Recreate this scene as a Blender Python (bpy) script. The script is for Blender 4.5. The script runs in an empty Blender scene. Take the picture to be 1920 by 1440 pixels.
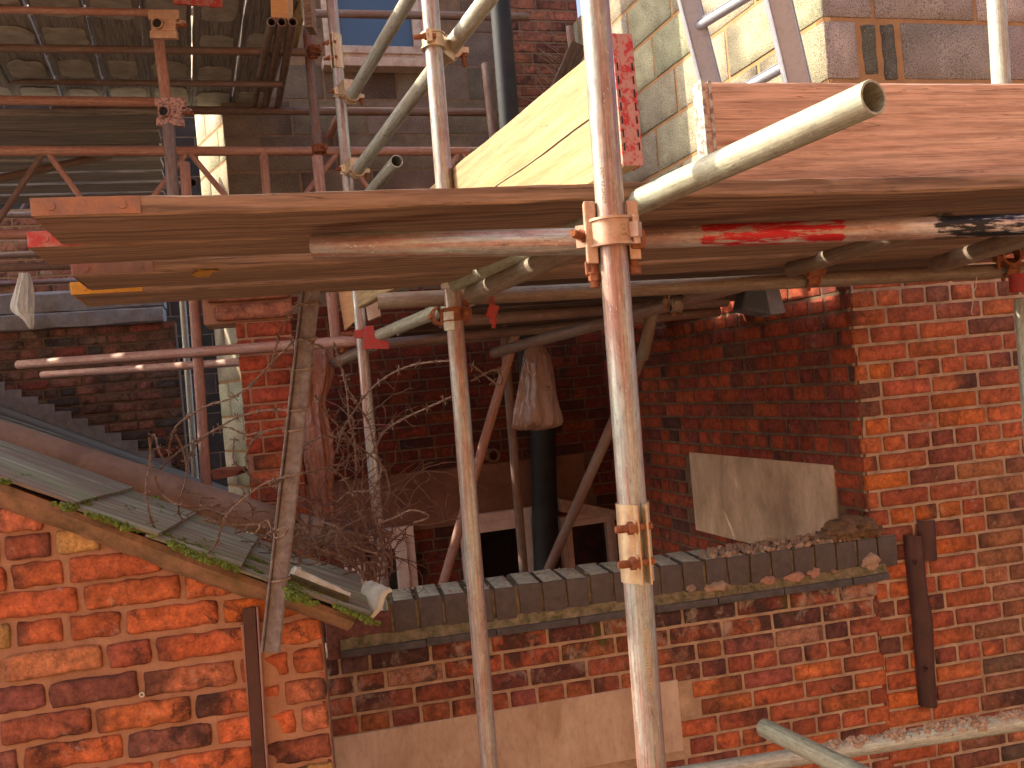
import bpy, bmesh, math, random
from mathutils import Vector, Matrix, noise
random.seed(7)
S = bpy.context.scene
COL = S.collection
PI = math.pi
# ------------------------------------------------------------------ camera
FPX = 1700.0; YAW = math.radians(16.7); ROLL = math.radians(5.14)
F = Vector((math.sin(YAW), math.cos(YAW), 0)); R0 = Vector((math.cos(YAW), -math.sin(YAW), 0)); U0 = Vector((0, 0, 1))
CR = R0*math.cos(ROLL) - U0*math.sin(ROLL)
CU = U0*math.cos(ROLL) + R0*math.sin(ROLL)
cam = bpy.data.cameras.new('camera'); camo = bpy.data.objects.new('camera', cam); COL.objects.link(camo)
cam.sensor_width = 36; cam.lens = FPX/1920*36; cam.clip_start = .05; cam.clip_end = 500
camo.matrix_world = Matrix(((CR.x, CU.x, -F.x, 0), (CR.y, CU.y, -F.y, 0), (CR.z, CU.z, -F.z, 0), (0, 0, 0, 1)))
S.camera = camo
# ------------------------------------------------------------------ light
SUNV = Vector((-.80, .44, .66)).normalized()         # towards the sun
EL = math.asin(SUNV.z)
w = bpy.data.worlds.new('World'); S.world = w; w.use_nodes = True
nt = w.node_tree; bg = nt.nodes['Background']
sky = nt.nodes.new('ShaderNodeTexSky'); sky.sky_type = 'NISHITA'; sky.sun_disc = False
sky.sun_elevation = EL; sky.sun_rotation = math.atan2(SUNV.x, SUNV.y); sky.dust_density = 4.0; sky.air_density = .5; sky.ozone_density = 0
nt.links.new(sky.outputs[0], bg.inputs[0]); bg.inputs[1].default_value = .15
sl = bpy.data.lights.new('sun', 'SUN'); sl.energy = 2.7; sl.angle = math.radians(.6); sl.color = (1, .90, .72)
so = bpy.data.objects.new('sun', sl); COL.objects.link(so)
so.rotation_euler = SUNV.to_track_quat('Z', 'Y').to_euler(); so.location = SUNV*20
S.view_settings.view_transform = 'Standard'; S.view_settings.look = 'None'
S.view_settings.exposure = 1.72; S.view_settings.gamma = 1
S.render.engine = 'CYCLES'
S.cycles.max_bounces = 8; S.cycles.diffuse_bounces = 5

# ------------------------------------------------------------------ pixel helpers
def ray(px, py): return F + CR*((px-960)/FPX) - CU*((py-720)/FPX)
def P(px, py, D): return ray(px, py)*D
def W(px, py, wpx, dia=.0483): return P(px, py, FPX*dia/wpx)
def onZ(px, py, z):
    d = ray(px, py); return d*(z/d.z)
class Frame:
    def __init__(s, o, ang):
        s.o = Vector((o[0], o[1], 0)); a = math.radians(ang)
        s.u = Vector((math.cos(a), math.sin(a), 0)); s.n = Vector((math.sin(a), -math.cos(a), 0))
    def w(s, a, z, d=0): return s.o + s.u*a + s.n*d + Vector((0, 0, z))
    def hit(s, px, py, d=0):
        r = ray(px, py); o = s.o + s.n*d
        t = o.dot(s.n)/r.dot(s.n); p = r*t
        return ((p-s.o).dot(s.u), p.z)
FP = Frame((.563, 3.43), -5.7)       # parapet and right-hand brick face
FLW = Frame((-.295, 2.573), -5.7)    # near left wall
cx = FP.hit(1612, 800)[0]; CORN = FP.w(cx, 0)
FUP = Frame((CORN.x, CORN.y), -1.0)  # block face above the bricks
FFL = Frame((CORN.x, CORN.y), 91.0)  # flank of the right building, u runs away from us
FFL.n = -FFL.n if FFL.n.x > 0 else FFL.n
FB = Frame((0, 5.86), 0)             # back wall of the yard
FLF = Frame((0, 7.9), 0)             # far left wall

# ------------------------------------------------------------------ object helpers
def meta(o, label=None, cat=None, group=None, kind=None):
    if label: o['label'] = label
    if cat: o['category'] = cat
    if group: o['group'] = group
    if kind: o['kind'] = kind
    return o
def link(name, me, mat=None, parent=None, mw=None):
    o = bpy.data.objects.new(name, me); COL.objects.link(o)
    if mat:
        for m in (mat if isinstance(mat, (list, tuple)) else [mat]): me.materials.append(m)
    if mw is not None: o.matrix_basis = mw
    if parent:
        o.parent = parent
        o.matrix_parent_inverse = total(parent).inverted()
    return o
def total(o):
    m = o.matrix_basis.copy()
    if o.parent: m = total(o.parent) @ o.matrix_parent_inverse @ m
    return m
def empty(name, loc, label, cat, group=None):
    o = bpy.data.objects.new(name, None); COL.objects.link(o); o.location = loc; o.empty_display_size = .05
    return meta(o, label, cat, group)
def axes(a, ref=None):
    z = a.normalized(); r = ref if ref is not None else (Vector((0, 0, 1)) if abs(z.z) < .9 else Vector((0, -1, 0)))
    x = (r - z*r.dot(z)).normalized(); y = z.cross(x)
    return x, y, z
def mwz(p, a, ref=None):
    x, y, z = axes(a, ref)
    return Matrix(((x.x, y.x, z.x, p.x), (x.y, y.y, z.y, p.y), (x.z, y.z, z.z, p.z), (0, 0, 0, 1)))
def smooth(me, on=True):
    for p in me.polygons: p.use_smooth = on
class MB:
    """collects verts / faces"""
    def __init__(s): s.v = []; s.f = []; s.c = []; s.mi = []
    def add(s, vs, fs, col=None, mi=0):
        b = len(s.v); s.v += [tuple(x) for x in vs]; s.f += [tuple(i+b for i in f) for f in fs]
        s.mi += [mi]*len(fs)
        s.c += [col or (1, 1, 1, 1)]*len(vs)
    def box(s, c, h, M=None, col=None, mi=0):
        vs = []
        for i in range(8):
            p = Vector(((1 if i & 1 else -1)*h[0], (1 if i & 2 else -1)*h[1], (1 if i & 4 else -1)*h[2]))
            if M is not None: p = M @ p
            vs.append(p+Vector(c))
        s.add(vs, [(0, 2, 3, 1), (4, 5, 7, 6), (0, 1, 5, 4), (2, 6, 7, 3), (0, 4, 6, 2), (1, 3, 7, 5)], col, mi)
    def ring(s, p, a, r0, r1, h, n=24, a0=0, a1=2*PI, ref=None, mi=0):
        x, y, z = axes(a, ref); vs = []; fs = []; full = abs(a1-a0-2*PI) < 1e-4
        k = n if full else n+1
        for i in range(k):
            t = a0+(a1-a0)*i/n; e = x*math.cos(t)+y*math.sin(t)
            for r, hh in ((r0, -h/2), (r1, -h/2), (r1, h/2), (r0, h/2)): vs.append(p+e*r+z*hh)
        for i in range(n):
            j = (i+1) % k if full else i+1
            for q in range(4): fs.append((i*4+q, i*4+(q+1) % 4, j*4+(q+1) % 4, j*4+q))
        if not full: fs += [(0, 3, 2, 1), tuple(n*4+q for q in range(4))]
        s.add(vs, fs, mi=mi)
    def cyl(s, p, q, r, n=12, r2=None, mi=0, cap=True):
        x, y, z = axes(q-p); vs = []; r2 = r if r2 is None else r2
        for i in range(n):
            t = 2*PI*i/n; e = x*math.cos(t)+y*math.sin(t); vs += [p+e*r, q+e*r2]
        fs = [(2*i, 2*((i+1) % n), 2*((i+1) % n)+1, 2*i+1) for i in range(n)]
        if cap: fs += [tuple(2*i for i in range(n))[::-1], tuple(2*i+1 for i in range(n))]
        s.add(vs, fs, mi=mi)
    def path(s, pts, r, n=6, mi=0, rf=None):
        k = len(pts); vs = []; fs = []; x = None
        for i, p in enumerate(pts):
            t = (pts[min(i+1, k-1)]-pts[max(i-1, 0)]).normalized()
            x = axes(t)[0] if x is None else (x-t*x.dot(t)).normalized()
            y = t.cross(x); rr = rf(i/(k-1)) if rf else r
            for j in range(n):
                a = 2*PI*j/n; vs.append(p+(x*math.cos(a)+y*math.sin(a))*rr)
        for i in range(k-1):
            for j in range(n):
                m = (j+1) % n; fs.append((i*n+j, i*n+m, (i+1)*n+m, (i+1)*n+j))
        fs += [tuple(range(n))[::-1], tuple((k-1)*n+j for j in range(n))]
        s.add(vs, fs, mi=mi)
    def build(s, name, mat, parent=None, sm=False, mw=None, bevel=0, label=None):
        me = bpy.data.meshes.new(name)
        vs = s.v
        if mw is not None:
            inv = mw.inverted(); vs = [tuple(inv @ Vector(v)) for v in vs]
        me.from_pydata(vs, [], s.f)
        at = me.color_attributes.new('Col', 'FLOAT_COLOR', 'POINT')
        flat = [x for c in s.c for x in c]; at.data.foreach_set('color', flat)
        me.polygons.foreach_set('material_index', s.mi)
        if bevel:
            bm = bmesh.new(); bm.from_mesh(me)
            bmesh.ops.recalc_face_normals(bm, faces=bm.faces)
            es = [e for e in bm.edges if e.is_manifold and e.calc_face_angle(0) > .6]
            bmesh.ops.bevel(bm, geom=es, offset=bevel, segments=2, affect='EDGES', profile=.6)
            bm.to_mesh(me); bm.free()
        smooth(me, sm)
        if sm:
            try: me.set_sharp_from_angle(angle=math.radians(38))
            except Exception: pass
        me.update()
        o = link(name, me, mat, parent, mw)
        if label: o['label'] = label
        return o

# ------------------------------------------------------------------ materials
class NT:
    def __init__(s, name):
        s.m = bpy.data.materials.new(name); s.m.use_nodes = True; s.t = s.m.node_tree; s.n = s.t.nodes
        s.b = s.n['Principled BSDF']; s.tc = s.n.new('ShaderNodeTexCoord')
    def L(s, a, b): s.t.links.new(a, b)
    def map(s, scale, loc=(0, 0, 0), src='Object', rot=(0, 0, 0)):
        m = s.n.new('ShaderNodeMapping'); s.L(s.tc.outputs[src], m.inputs[0])
        m.inputs['Scale'].default_value = scale; m.inputs['Location'].default_value = loc; m.inputs['Rotation'].default_value = rot
        return m.outputs[0]
    def noise(s, vec, scale=5, det=5, rough=.6, dist=0):
        n = s.n.new('ShaderNodeTexNoise'); s.L(vec, n.inputs['Vector']); n.inputs['Scale'].default_value = scale
        n.inputs['Detail'].default_value = det; n.inputs['Roughness'].default_value = rough; n.inputs['Distortion'].default_value = dist
        return n.outputs['Fac']
    def vor(s, vec, scale=5, feat='F1'):
        n = s.n.new('ShaderNodeTexVoronoi'); s.L(vec, n.inputs['Vector']); n.inputs['Scale'].default_value = scale; n.feature = feat
        return n.outputs['Distance']
    def ramp(s, fac, stops):
        r = s.n.new('ShaderNodeValToRGB'); s.L(fac, r.inputs[0]); e = r.color_ramp.elements
        while len(e) > len(stops): e.remove(e[-1])
        while len(e) < len(stops): e.new(1)
        for k, (p, c) in zip(e, stops):
            k.position = p; k.color = (c, c, c, 1) if isinstance(c, (int, float)) else (c[0], c[1], c[2], 1)
        return r.outputs[0]
    def mix(s, fac, a, b, mode='MIX'):
        m = s.n.new('ShaderNodeMix'); m.data_type = 'RGBA'; m.blend_type = mode; m.clamp_factor = True
        for i, v in ((0, fac), (6, a), (7, b)):
            if hasattr(v, 'links'): s.L(v, m.inputs[i])
            elif isinstance(v, (int, float)): m.inputs[i].default_value = v if i == 0 else (v, v, v, 1)
            else: m.inputs[i].default_value = (v[0], v[1], v[2], 1)
        return m.outputs[2]
    def math(s, op, a, b=None):
        m = s.n.new('ShaderNodeMath'); m.operation = op
        for i, v in enumerate((a, b)):
            if v is None: continue
            if hasattr(v, 'links'): s.L(v, m.inputs[i])
            else: m.inputs[i].default_value = v
        return m.outputs[0]
    def bump(s, h, strength=.3, dist=.003, prev=None):
        b = s.n.new('ShaderNodeBump'); s.L(h, b.inputs['Height']); b.inputs['Strength'].default_value = strength; b.inputs['Distance'].default_value = dist
        if prev is not None: s.L(prev, b.inputs['Normal'])
        return b.outputs[0]
    def attr(s):
        a = s.n.new('ShaderNodeVertexColor'); a.layer_name = 'Col'; return a.outputs[0]
    def rnd(s):
        return s.n.new('ShaderNodeObjectInfo').outputs['Random']
    def coord(s, ax, src='Object'):
        x = s.n.new('ShaderNodeSeparateXYZ'); s.L(s.tc.outputs[src], x.inputs[0]); return x.outputs[ax]
    def out(s, col, rough=.7, metal=0, nrm=None, spec=None):
        if hasattr(col, 'links'): s.L(col, s.b.inputs['Base Color'])
        else: s.b.inputs['Base Color'].default_value = (col[0], col[1], col[2], 1)
        for k, v in (('Roughness', rough), ('Metallic', metal)):
            if hasattr(v, 'links'): s.L(v, s.b.inputs[k])
            else: s.b.inputs[k].default_value = v
        if nrm is not None: s.L(nrm, s.b.inputs['Normal'])
        if spec is not None: s.b.inputs['Specular IOR Level'].default_value = spec
        return s.m

def m_tube(name, base=(.40, .42, .37), warm=(.34, .24, .19), rust=.35, metal=.65, rough=.38, dark=(.13, .09, .07), bands=None):
    t = NT(name); r = t.rnd()
    off = t.n.new('ShaderNodeVectorMath'); off.operation = 'ADD'; t.L(t.tc.outputs['Object'], off.inputs[0])
    cb = t.n.new('ShaderNodeCombineXYZ'); t.L(t.math('MULTIPLY', r, 37.0), cb.inputs[2]); t.L(cb.outputs[0], off.inputs[1])
    def mp(sc):
        m = t.n.new('ShaderNodeMapping'); t.L(off.outputs[0], m.inputs[0]); m.inputs['Scale'].default_value = sc; return m.outputs[0]
    st = t.noise(mp((75, 75, 2.6)), 1, 8, .75)
    bl = t.noise(mp((14, 14, 5)), 1, 6, .6)
    fine = t.noise(mp((400, 400, 120)), 1, 3, .6)
    col = t.mix(t.ramp(st, [(.42, 0), (.58, 1)]), base, warm)  # warm streaks: rust tones, and brick reflections painted on galvanised tubes
    col = t.mix(.55, col, t.ramp(t.noise(mp((90, 90, 30)), 1, 7, .75), [(.36, .55), (.5, 1), (.66, 1.4)]), 'MULTIPLY')
    col = t.mix(.45, col, t.ramp(t.noise(mp((260, 260, 3)), 1, 4, .7), [(.38, .6), (.5, 1), (.64, 1.35)]), 'MULTIPLY')
    col = t.mix(t.math('MULTIPLY', t.ramp(bl, [(.46, 0), (.60, 1)]), rust), col, (warm[0]*.8, warm[1]*.55, warm[2]*.45))
    col = t.mix(t.ramp(t.noise(mp((120, 120, 24)), 1, 9, .8), [(.57, 0), (.64, .75)]), col, dark)
    col = t.mix(t.ramp(t.noise(mp((230, 230, 70)), 1, 6, .7), [(.61, 0), (.66, .7)]), col, (base[0]*1.5, base[1]*1.5, base[2]*1.45))
    if bands:
        z = t.coord(2)
        for (z0, z1, c, th) in bands:
            mk = t.math('MULTIPLY', t.ramp(t.math('ADD', t.math('MULTIPLY', t.math('SUBTRACT', z, z0), 8), .3), [(0, 0), (.6, 1)]),
                        t.ramp(t.math('ADD', t.math('MULTIPLY', t.math('SUBTRACT', z1, z), 8), .3), [(0, 0), (.6, 1)]))
            nz = t.noise(mp((50, 50, 9)), 1, 9, .72)
            mk = t.ramp(t.math('SUBTRACT', t.math('ADD', mk, nz), th), [(.46, 0), (.52, 1)])
            col = t.mix(mk, col, c)
    n = t.bump(fine, .25, .0006); n = t.bump(bl, .25, .0015, n)
    rg = t.ramp(t.noise(mp((40, 40, 10)), 1, 6, .7), [(.35, rough-.1), (.65, rough+.25)])
    return t.out(col, rg, metal, n)
M_GALV = m_tube('galvanised_tube', (.46, .50, .42), (.36, .33, .26), .2, .3, .45)
M_GALVP = m_tube('galvanised_tube_pink_reflection', (.38, .42, .37), (.36, .21, .165), .3, .5)  # pinkish streaks put the reflected brick into the tube colour
M_GREEN = m_tube('galvanised_pale', (.39, .41, .30), (.36, .34, .24), .15, .35, .5)
M_RUST = m_tube('rusty_tube', (.34, .18, .13), (.42, .24, .18), .5, .15, .6, (.05, .03, .025))
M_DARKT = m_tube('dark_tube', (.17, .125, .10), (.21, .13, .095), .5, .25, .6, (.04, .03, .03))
M_BLUE = m_tube('blue_tube', (.10, .13, .15), (.26, .13, .09), .8, .2, .6)
M_OLIVE = m_tube('olive_tube', (.25, .21, .15), (.22, .15, .10), .4, .3, .55)  # dull olive-brown tube
M_LEDGER = m_tube('ledger_painted', (.50, .47, .44), (.42, .28, .22), .5, .5, .4, bands=[(.10, .47, (.50, .022, .026), .97), (.60, .86, (.02, .02, .022), .97)])

def m_brick(name, stain=.5, white=.3, fine=1.0, crack=0, band=None):
    t = NT(name); a = t.attr(); o = t.map((1, 1, 1))
    n1 = t.noise(o, 26, 9, .72); n2 = t.noise(o, 8, 8, .68, .5); n3 = t.noise(o, 170, 5, .65); n4 = t.noise(t.map((1, 1, 1), (7, 3, 9)), 13, 10, .75)
    n5 = t.noise(t.map((1, 1, 1), (2, 8, 5)), 60, 6, .7)
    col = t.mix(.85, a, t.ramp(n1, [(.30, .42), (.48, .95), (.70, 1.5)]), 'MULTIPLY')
    col = t.mix(.7, col, t.ramp(n5, [(.35, .62), (.52, 1), (.68, 1.3)]), 'MULTIPLY')
    col = t.mix(t.math('MULTIPLY', t.ramp(n3, [(.52, 0), (.70, 1)]), .45), col, (.07, .035, .026))
    col = t.mix(t.math('MULTIPLY', t.ramp(n2, [(.53, 0), (.63, 1)]), stain), col, (.03, .018, .015))
    col = t.mix(t.math('MULTIPLY', t.ramp(n4, [(.60, 0), (.66, 1)]), white), col, (.46, .34, .27))
    if band:
        z = t.coord(2)
        mk = t.math('MULTIPLY', t.ramp(t.math('MULTIPLY', t.math('SUBTRACT', z, band-.27), 7), [(0, 0), (1, 1)]), 1.0)
        k1 = t.noise(t.map((1, 1, 1), (3, 3, 3)), 9, 7, .6, .6); k2 = t.noise(t.map((1, 1, .7), (8, 1, 3)), 11, 9, .7, .4)
        col = t.mix(t.math('MULTIPLY', mk, t.math('MULTIPLY', t.ramp(k1, [(.50, 0), (.60, 1)]), .85)), col, (.045, .032, .03))
        col = t.mix(t.math('MULTIPLY', mk, t.math('MULTIPLY', t.ramp(k2, [(.52, 0), (.64, 1)]), .8)), col, (.42, .33, .26))
        col = t.mix(t.math('MULTIPLY', mk, t.math('MULTIPLY', t.ramp(t.noise(t.map((1, 1, .6), (1, 9, 3)), 5, 6, .6), [(.60, 0), (.66, 1)]), .8)), col, (.07, .065, .015))
    w_ = t.vor(t.map((1, 1, 1)), 30, 'DISTANCE_TO_EDGE') if crack else None
    nn = t.bump(n3, .6*fine, .0018); nn = t.bump(n1, .8*fine, .005, nn)
    if crack:
        m = t.n.new('ShaderNodeMapping'); t.L(t.n.new('ShaderNodeTexNoise').outputs['Color'], m.inputs[0])
        ck = t.math('MULTIPLY', t.ramp(w_, [(0, 1), (.035, 0)]), t.ramp(n2, [(.5, 0), (.6, 1)]))
        col = t.mix(t.math('MULTIPLY', ck, .8), col, (.03, .015, .012))
    return t.out(col, .88, 0, nn, .25)
def m_mortar(name, c, c2):
    t = NT(name); o = t.map((1, 1, 1))
    n1 = t.noise(o, 14, 7, .65); n3 = t.noise(o, 220, 4, .7)
    col = t.mix(t.ramp(n1, [(.35, 0), (.68, 1)]), c, c2)
    col = t.mix(t.math('MULTIPLY', t.ramp(n3, [(.5, 0), (.72, 1)]), .4), col, (c[0]*.4, c[1]*.4, c[2]*.4))
    nn = t.bump(n3, .6, .0015); nn = t.bump(n1, .6, .008, nn)
    return t.out(col, .92, 0, nn, .2)
M_BR_L = m_brick('rough_brick', .7, .45, 1.5, 1)
M_MO_L = m_mortar('pink_mortar', (.46, .24, .14), (.34, .17, .10))
M_BR_P = m_brick('red_brick', .4, .35, 1.0)
M_MO_P = m_mortar('sandy_mortar', (.54, .38, .26), (.30, .20, .13))
M_BR_B = m_brick('sooty_brick', .7, .15, 1.0)
M_MO_B = m_mortar('dirty_mortar', (.20, .12, .07), (.10, .06, .04))
def m_block(name, spk=1.0, dark=(.08, .07, .06)):
    t = NT(name); a = t.attr(); o = t.map((1, 1, 1))
    v = t.noise(o, 190, 3, .7); n1 = t.noise(o, 6, 5, .6); v2 = t.vor(o, 150)
    col = t.mix(.6, a, t.ramp(n1, [(.3, .7), (.7, 1.25)]), 'MULTIPLY')
    col = t.mix(t.math('MULTIPLY', t.ramp(v, [(.52, 0), (.60, 1)]), .85*spk), col, dark)
    col = t.mix(t.math('MULTIPLY', t.ramp(v, [(.34, 1), (.42, 0)]), .5*spk), col, (.56, .50, .38))
    nn = t.bump(v, .9, .003); nn = t.bump(v2, .5, .003, nn)
    return t.out(col, .95, 0, nn, .15)
M_BLOCK = m_block('dense_block'); M_MO_Y = m_mortar('yellow_mortar', (.44, .25, .11), (.34, .19, .09))
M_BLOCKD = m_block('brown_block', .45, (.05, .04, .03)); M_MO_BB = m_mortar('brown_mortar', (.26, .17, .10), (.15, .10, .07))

def m_wood(name, c1, c2, dark=(.07, .035, .02), long=0, wave=.45, soft=1.0, knots=True, sc=1.0, rough=.75, grey=0.0):
    t = NT(name); r = t.rnd()
    off = t.n.new('ShaderNodeVectorMath'); off.operation = 'ADD'; t.L(t.tc.outputs['Object'], off.inputs[0])
    cb = t.n.new('ShaderNodeCombineXYZ')
    for i in range(3): t.L(t.math('MULTIPLY', r, 11.0+7*i), cb.inputs[i])
    t.L(cb.outputs[0], off.inputs[1])
    def mp(s_):
        m = t.n.new('ShaderNodeMapping'); t.L(off.outputs[0], m.inputs[0]); m.inputs['Scale'].default_value = s_; return m.outputs[0]
    g = t.noise(mp((1.2*sc, 38*sc, 38*sc)), 1, 7, .68, 1.2)
    f = t.noise(mp((9, 260, 260)), 1, 4, .6)
    b = t.noise(mp((1.6, 7, 7)), 1, 4, .6)
    col = t.mix(t.ramp(g, [(.30, 0), (.70, 1)]), c1, c2)
    col = t.mix(t.math('MULTIPLY', t.ramp(g, [(.52, 0), (.57, 1), (.60, 0)]), .75*soft), col, dark)
    col = t.mix(t.math('MULTIPLY', t.ramp(f, [(.50, 0), (.70, 1)]), .45), col, dark)
    col = t.mix(t.math('MULTIPLY', t.ramp(b, [(.42, 0), (.66, 1)]), .4*soft), col, (dark[0]*1.8, dark[1]*1.8, dark[2]*1.9))
    wv = t.n.new('ShaderNodeTexWave'); t.L(mp((.03, 1.0*sc, 1.0*sc)), wv.inputs['Vector']); wv.wave_type = 'BANDS'; wv.bands_direction = 'Y' if False else 'DIAGONAL'
    wv.inputs['Scale'].default_value = 16; wv.inputs['Distortion'].default_value = 9; wv.inputs['Detail'].default_value = 4; wv.inputs['Detail Scale'].default_value = 1.2; wv.inputs['Detail Roughness'].default_value = .6
    col = t.mix(t.math('MULTIPLY', t.ramp(wv.outputs['Fac'], [(.0, 0), (.75, .1), (.95, 1)]), wave), col, dark)
    sp_ = t.noise(mp((1.1, 55, 55)), 1, 3, .5, .6)
    col = t.mix(t.math('MULTIPLY', t.ramp(sp_, [(.495, 0), (.503, 1), (.511, 0)]), .75), col, (dark[0]*.4, dark[1]*.4, dark[2]*.4))
    col = t.mix(.6, col, t.ramp(t.noise(mp((5, 70, 70)), 1, 6, .7), [(.35, .6), (.5, 1), (.65, 1.3)]), 'MULTIPLY')
    if knots:
        k = t.vor(mp((2.3, 9, 9)), 1)
        col = t.mix(t.ramp(k, [(.03, .85), (.12, 0)]), col, (dark[0], dark[1], dark[2]))
    nn = t.bump(f, .35, .001); nn = t.bump(g, .3, .003, nn)
    return t.out(col, rough, 0, nn, .3)
M_BOARD = m_wood('weathered_board', (.38, .235, .145), (.26, .165, .105), (.09, .05, .03), soft=.7)
M_TOE = m_wood('pink_board', (.72, .48, .34), (.62, .38, .26), (.26, .12, .07), sc=1.6, soft=.45, wave=.3)
M_YEL = m_wood('yellow_board', (.39, .285, .15), (.32, .23, .115), (.30, .20, .08), sc=.8, knots=False)
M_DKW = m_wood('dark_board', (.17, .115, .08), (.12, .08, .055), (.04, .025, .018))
M_GRYW = m_wood('grey_board', (.27, .24, .205), (.34, .30, .26), (.09, .08, .07))

def m_simple(name, c, c2, scale=20, rough=.7, metal=0, bump=.3, bd=.003, st=(1, 1, 1), lo=.35, hi=.65, spec=.4, src='Object'):
    t = NT(name); o = t.map(st, src=src); n = t.noise(o, scale, 7, .65, .3); f = t.noise(o, scale*9, 3, .6)
    col = t.mix(t.ramp(n, [(lo, 0), (hi, 1)]), c, c2)
    col = t.mix(t.math('MULTIPLY', t.ramp(f, [(.5, 0), (.75, 1)]), .3), col, (c[0]*.35, c[1]*.35, c[2]*.35))
    nn = t.bump(f, bump*.6, bd*.3); nn = t.bump(n, bump, bd, nn)
    return t.out(col, rough, metal, nn, spec)
M_CONC = m_simple('concrete', (.64, .50, .39), (.44, .30, .21), 7, .9, 0, .6, .005, st=(1, 1, .45))
M_CONC2 = m_simple('pale_concrete', (.72, .50, .33), (.42, .28, .17), 6, .9, 0, .5, .004, st=(1, 1, .5))
M_ENG = m_simple('blue_engineering_brick', (.105, .078, .072), (.065, .05, .048), 30, .6, 0, .4, .002, spec=.5)
M_ENGT = m_simple('skylit_brick_top', (.62, .59, .46), (.36, .34, .24), 26, .85, 0, .5, .003)  # sky light on the coping tops painted as a paler colour
M_SLATE = m_simple('slate', (.10, .09, .09), (.05, .045, .047), 26, .6, 0, .4, .002)
M_FILLET = m_simple('mossy_mortar', (.10, .09, .035), (.30, .23, .13), 30, .95, 0, .8, .006)
M_RUBBLE = m_simple('rubble', (.50, .35, .24), (.36, .23, .15), 60, .95, 0, .8, .006)
M_RUBP = m_simple('pink_rubble', (.52, .28, .19), (.40, .20, .13), 60, .95, 0, .8, .006)
M_LEAD = m_simple('lead', (.26, .25, .25), (.15, .135, .135), 14, .5, .2, .5, .01, lo=.3, hi=.7)
M_IRON = m_simple('painted_iron', (.085, .03, .024), (.05, .018, .015), 12, .3, .1, .25, .002)
M_POST = m_simple('flat_iron_post', (.27, .235, .225), (.16, .115, .10), 45, .6, .25, .9, .003)
M_RUSTY = m_simple('rust', (.36, .13, .05), (.18, .06, .03), 60, .75, .3, .7, .002)
M_COUP = m_simple('zinc_coupler', (.58, .40, .27), (.45, .27, .18), 45, .5, .45, .4, .001)
M_COUPY = m_simple('passivated_coupler', (.60, .50, .30), (.50, .33, .22), 60, .42, .55, .4, .001)
M_REDC = m_simple('red_coupler', (.42, .03, .025), (.30, .07, .05), 70, .5, .1, .6, .002, lo=.45, hi=.6)
M_WIRE = m_simple('rusty_wire', (.13, .075, .05), (.27, .18, .125), 90, .7, .3, .4, .0005)
M_WIREL = m_simple('pale_wire', (.36, .27, .2), (.2, .12, .08), 90, .6, .4, .4, .0005)
M_TWIG = m_simple('twig', (.11, .045, .03), (.18, .085, .05), 60, .8, 0, .5, .001)
M_PIPE = m_simple('brown_pipe', (.29, .18, .12), (.19, .11, .07), 6, .75, 0, .25, .003)
M_WHITE = m_simple('old_white_paint', (.66, .66, .58), (.50, .46, .36), 18, .7, 0, .5, .004)
M_UPVC = m_simple('dirty_upvc', (.78, .62, .54), (.64, .46, .38), 12, .5, 0, .2, .002)
M_UPVCL = m_simple('cream_upvc', (.62, .50, .38), (.44, .28, .2), 16, .5, 0, .2, .002)
M_MOSS = m_simple('moss', (.10, .17, .02), (.05, .10, .015), 60, .95, 0, 1, .006)
M_MOSSY = m_simple('moss_bright', (.20, .25, .03), (.07, .09, .02), 60, .95, 0, 1, .006)
M_ALU = m_simple('aluminium', (.42, .43, .47), (.36, .36, .40), 8, .4, .25, .1, .001)
M_BLACKP = m_simple('black_pipe', (.012, .013, .014), (.025, .026, .026), 9, .7, 0, .2, .002)
M_HOOD = m_simple('grey_hood', (.09, .095, .11), (.13, .13, .14), 30, .5, 0, .3, .002)
M_GROUND = m_simple('ground', (.16, .12, .09), (.09, .07, .055), 4, .95, 0, .6, .02)
M_ORNG = m_simple('orange_ply', (.60, .33, .14), (.48, .24, .1), 9, .7, 0, .2, .002, st=(1, 1, 6))
M_TERRA = m_simple('terracotta', (.38, .13, .07), (.26, .08, .05), 20, .8, 0, .4, .003)
def m_bag(name, c, c2, tr=.35):
    t = NT(name); o = t.map((1, 1, .45)); n = t.noise(o, 22, 4, .55, 1.5)
    nn = t.bump(n, .9, .02); m = t.out(t.mix(t.ramp(n, [(.3, 0), (.7, 1)]), c, c2), .32, 0, nn, .5)
    t.b.inputs['Transmission Weight'].default_value = 0; t.b.inputs['Subsurface Weight'].default_value = tr
    t.b.inputs['Subsurface Radius'].default_value = (.02, .015, .01); return m
M_BAG = m_bag('dusty_polythene', (.24, .13, .085), (.13, .07, .045)); M_BAGW = m_bag('white_polythene', (.72, .76, .72), (.6, .62, .58))
def m_roof():
    t = NT('green_roof_sheet'); o = t.map((.9, 26, 26)); n = t.noise(o, 1, 7, .65, .3); p = t.noise(t.map((3, 5, 5)), 1, 6, .65)
    f = t.noise(t.map((1, 1, 1)), 120, 4, .6)
    col = t.mix(t.ramp(n, [(.38, 0), (.62, 1)]), (.12, .13, .075), (.42, .38, .27))
    col = t.mix(t.math('MULTIPLY', t.ramp(p, [(.42, 0), (.58, 1)]), .8), col, (.24, .16, .12))
    col = t.mix(t.math('MULTIPLY', t.ramp(t.noise(t.map((2, 7, 7), (5, 5, 5)), 1, 5, .6), [(.52, 0), (.66, 1)]), .6), col, (.18, .24, .08))
    col = t.mix(t.math('MULTIPLY', t.ramp(f, [(.5, 0), (.7, 1)]), .3), col, (.05, .05, .04))
    return t.out(col, .92, 0, t.bump(n, .6, .006, t.bump(f, .4, .001)), .3)
M_ROOF = m_roof()
def m_glass(name, c, r=.06):
    t = NT(name); return t.out(c, r, 0, None, .8)
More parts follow.
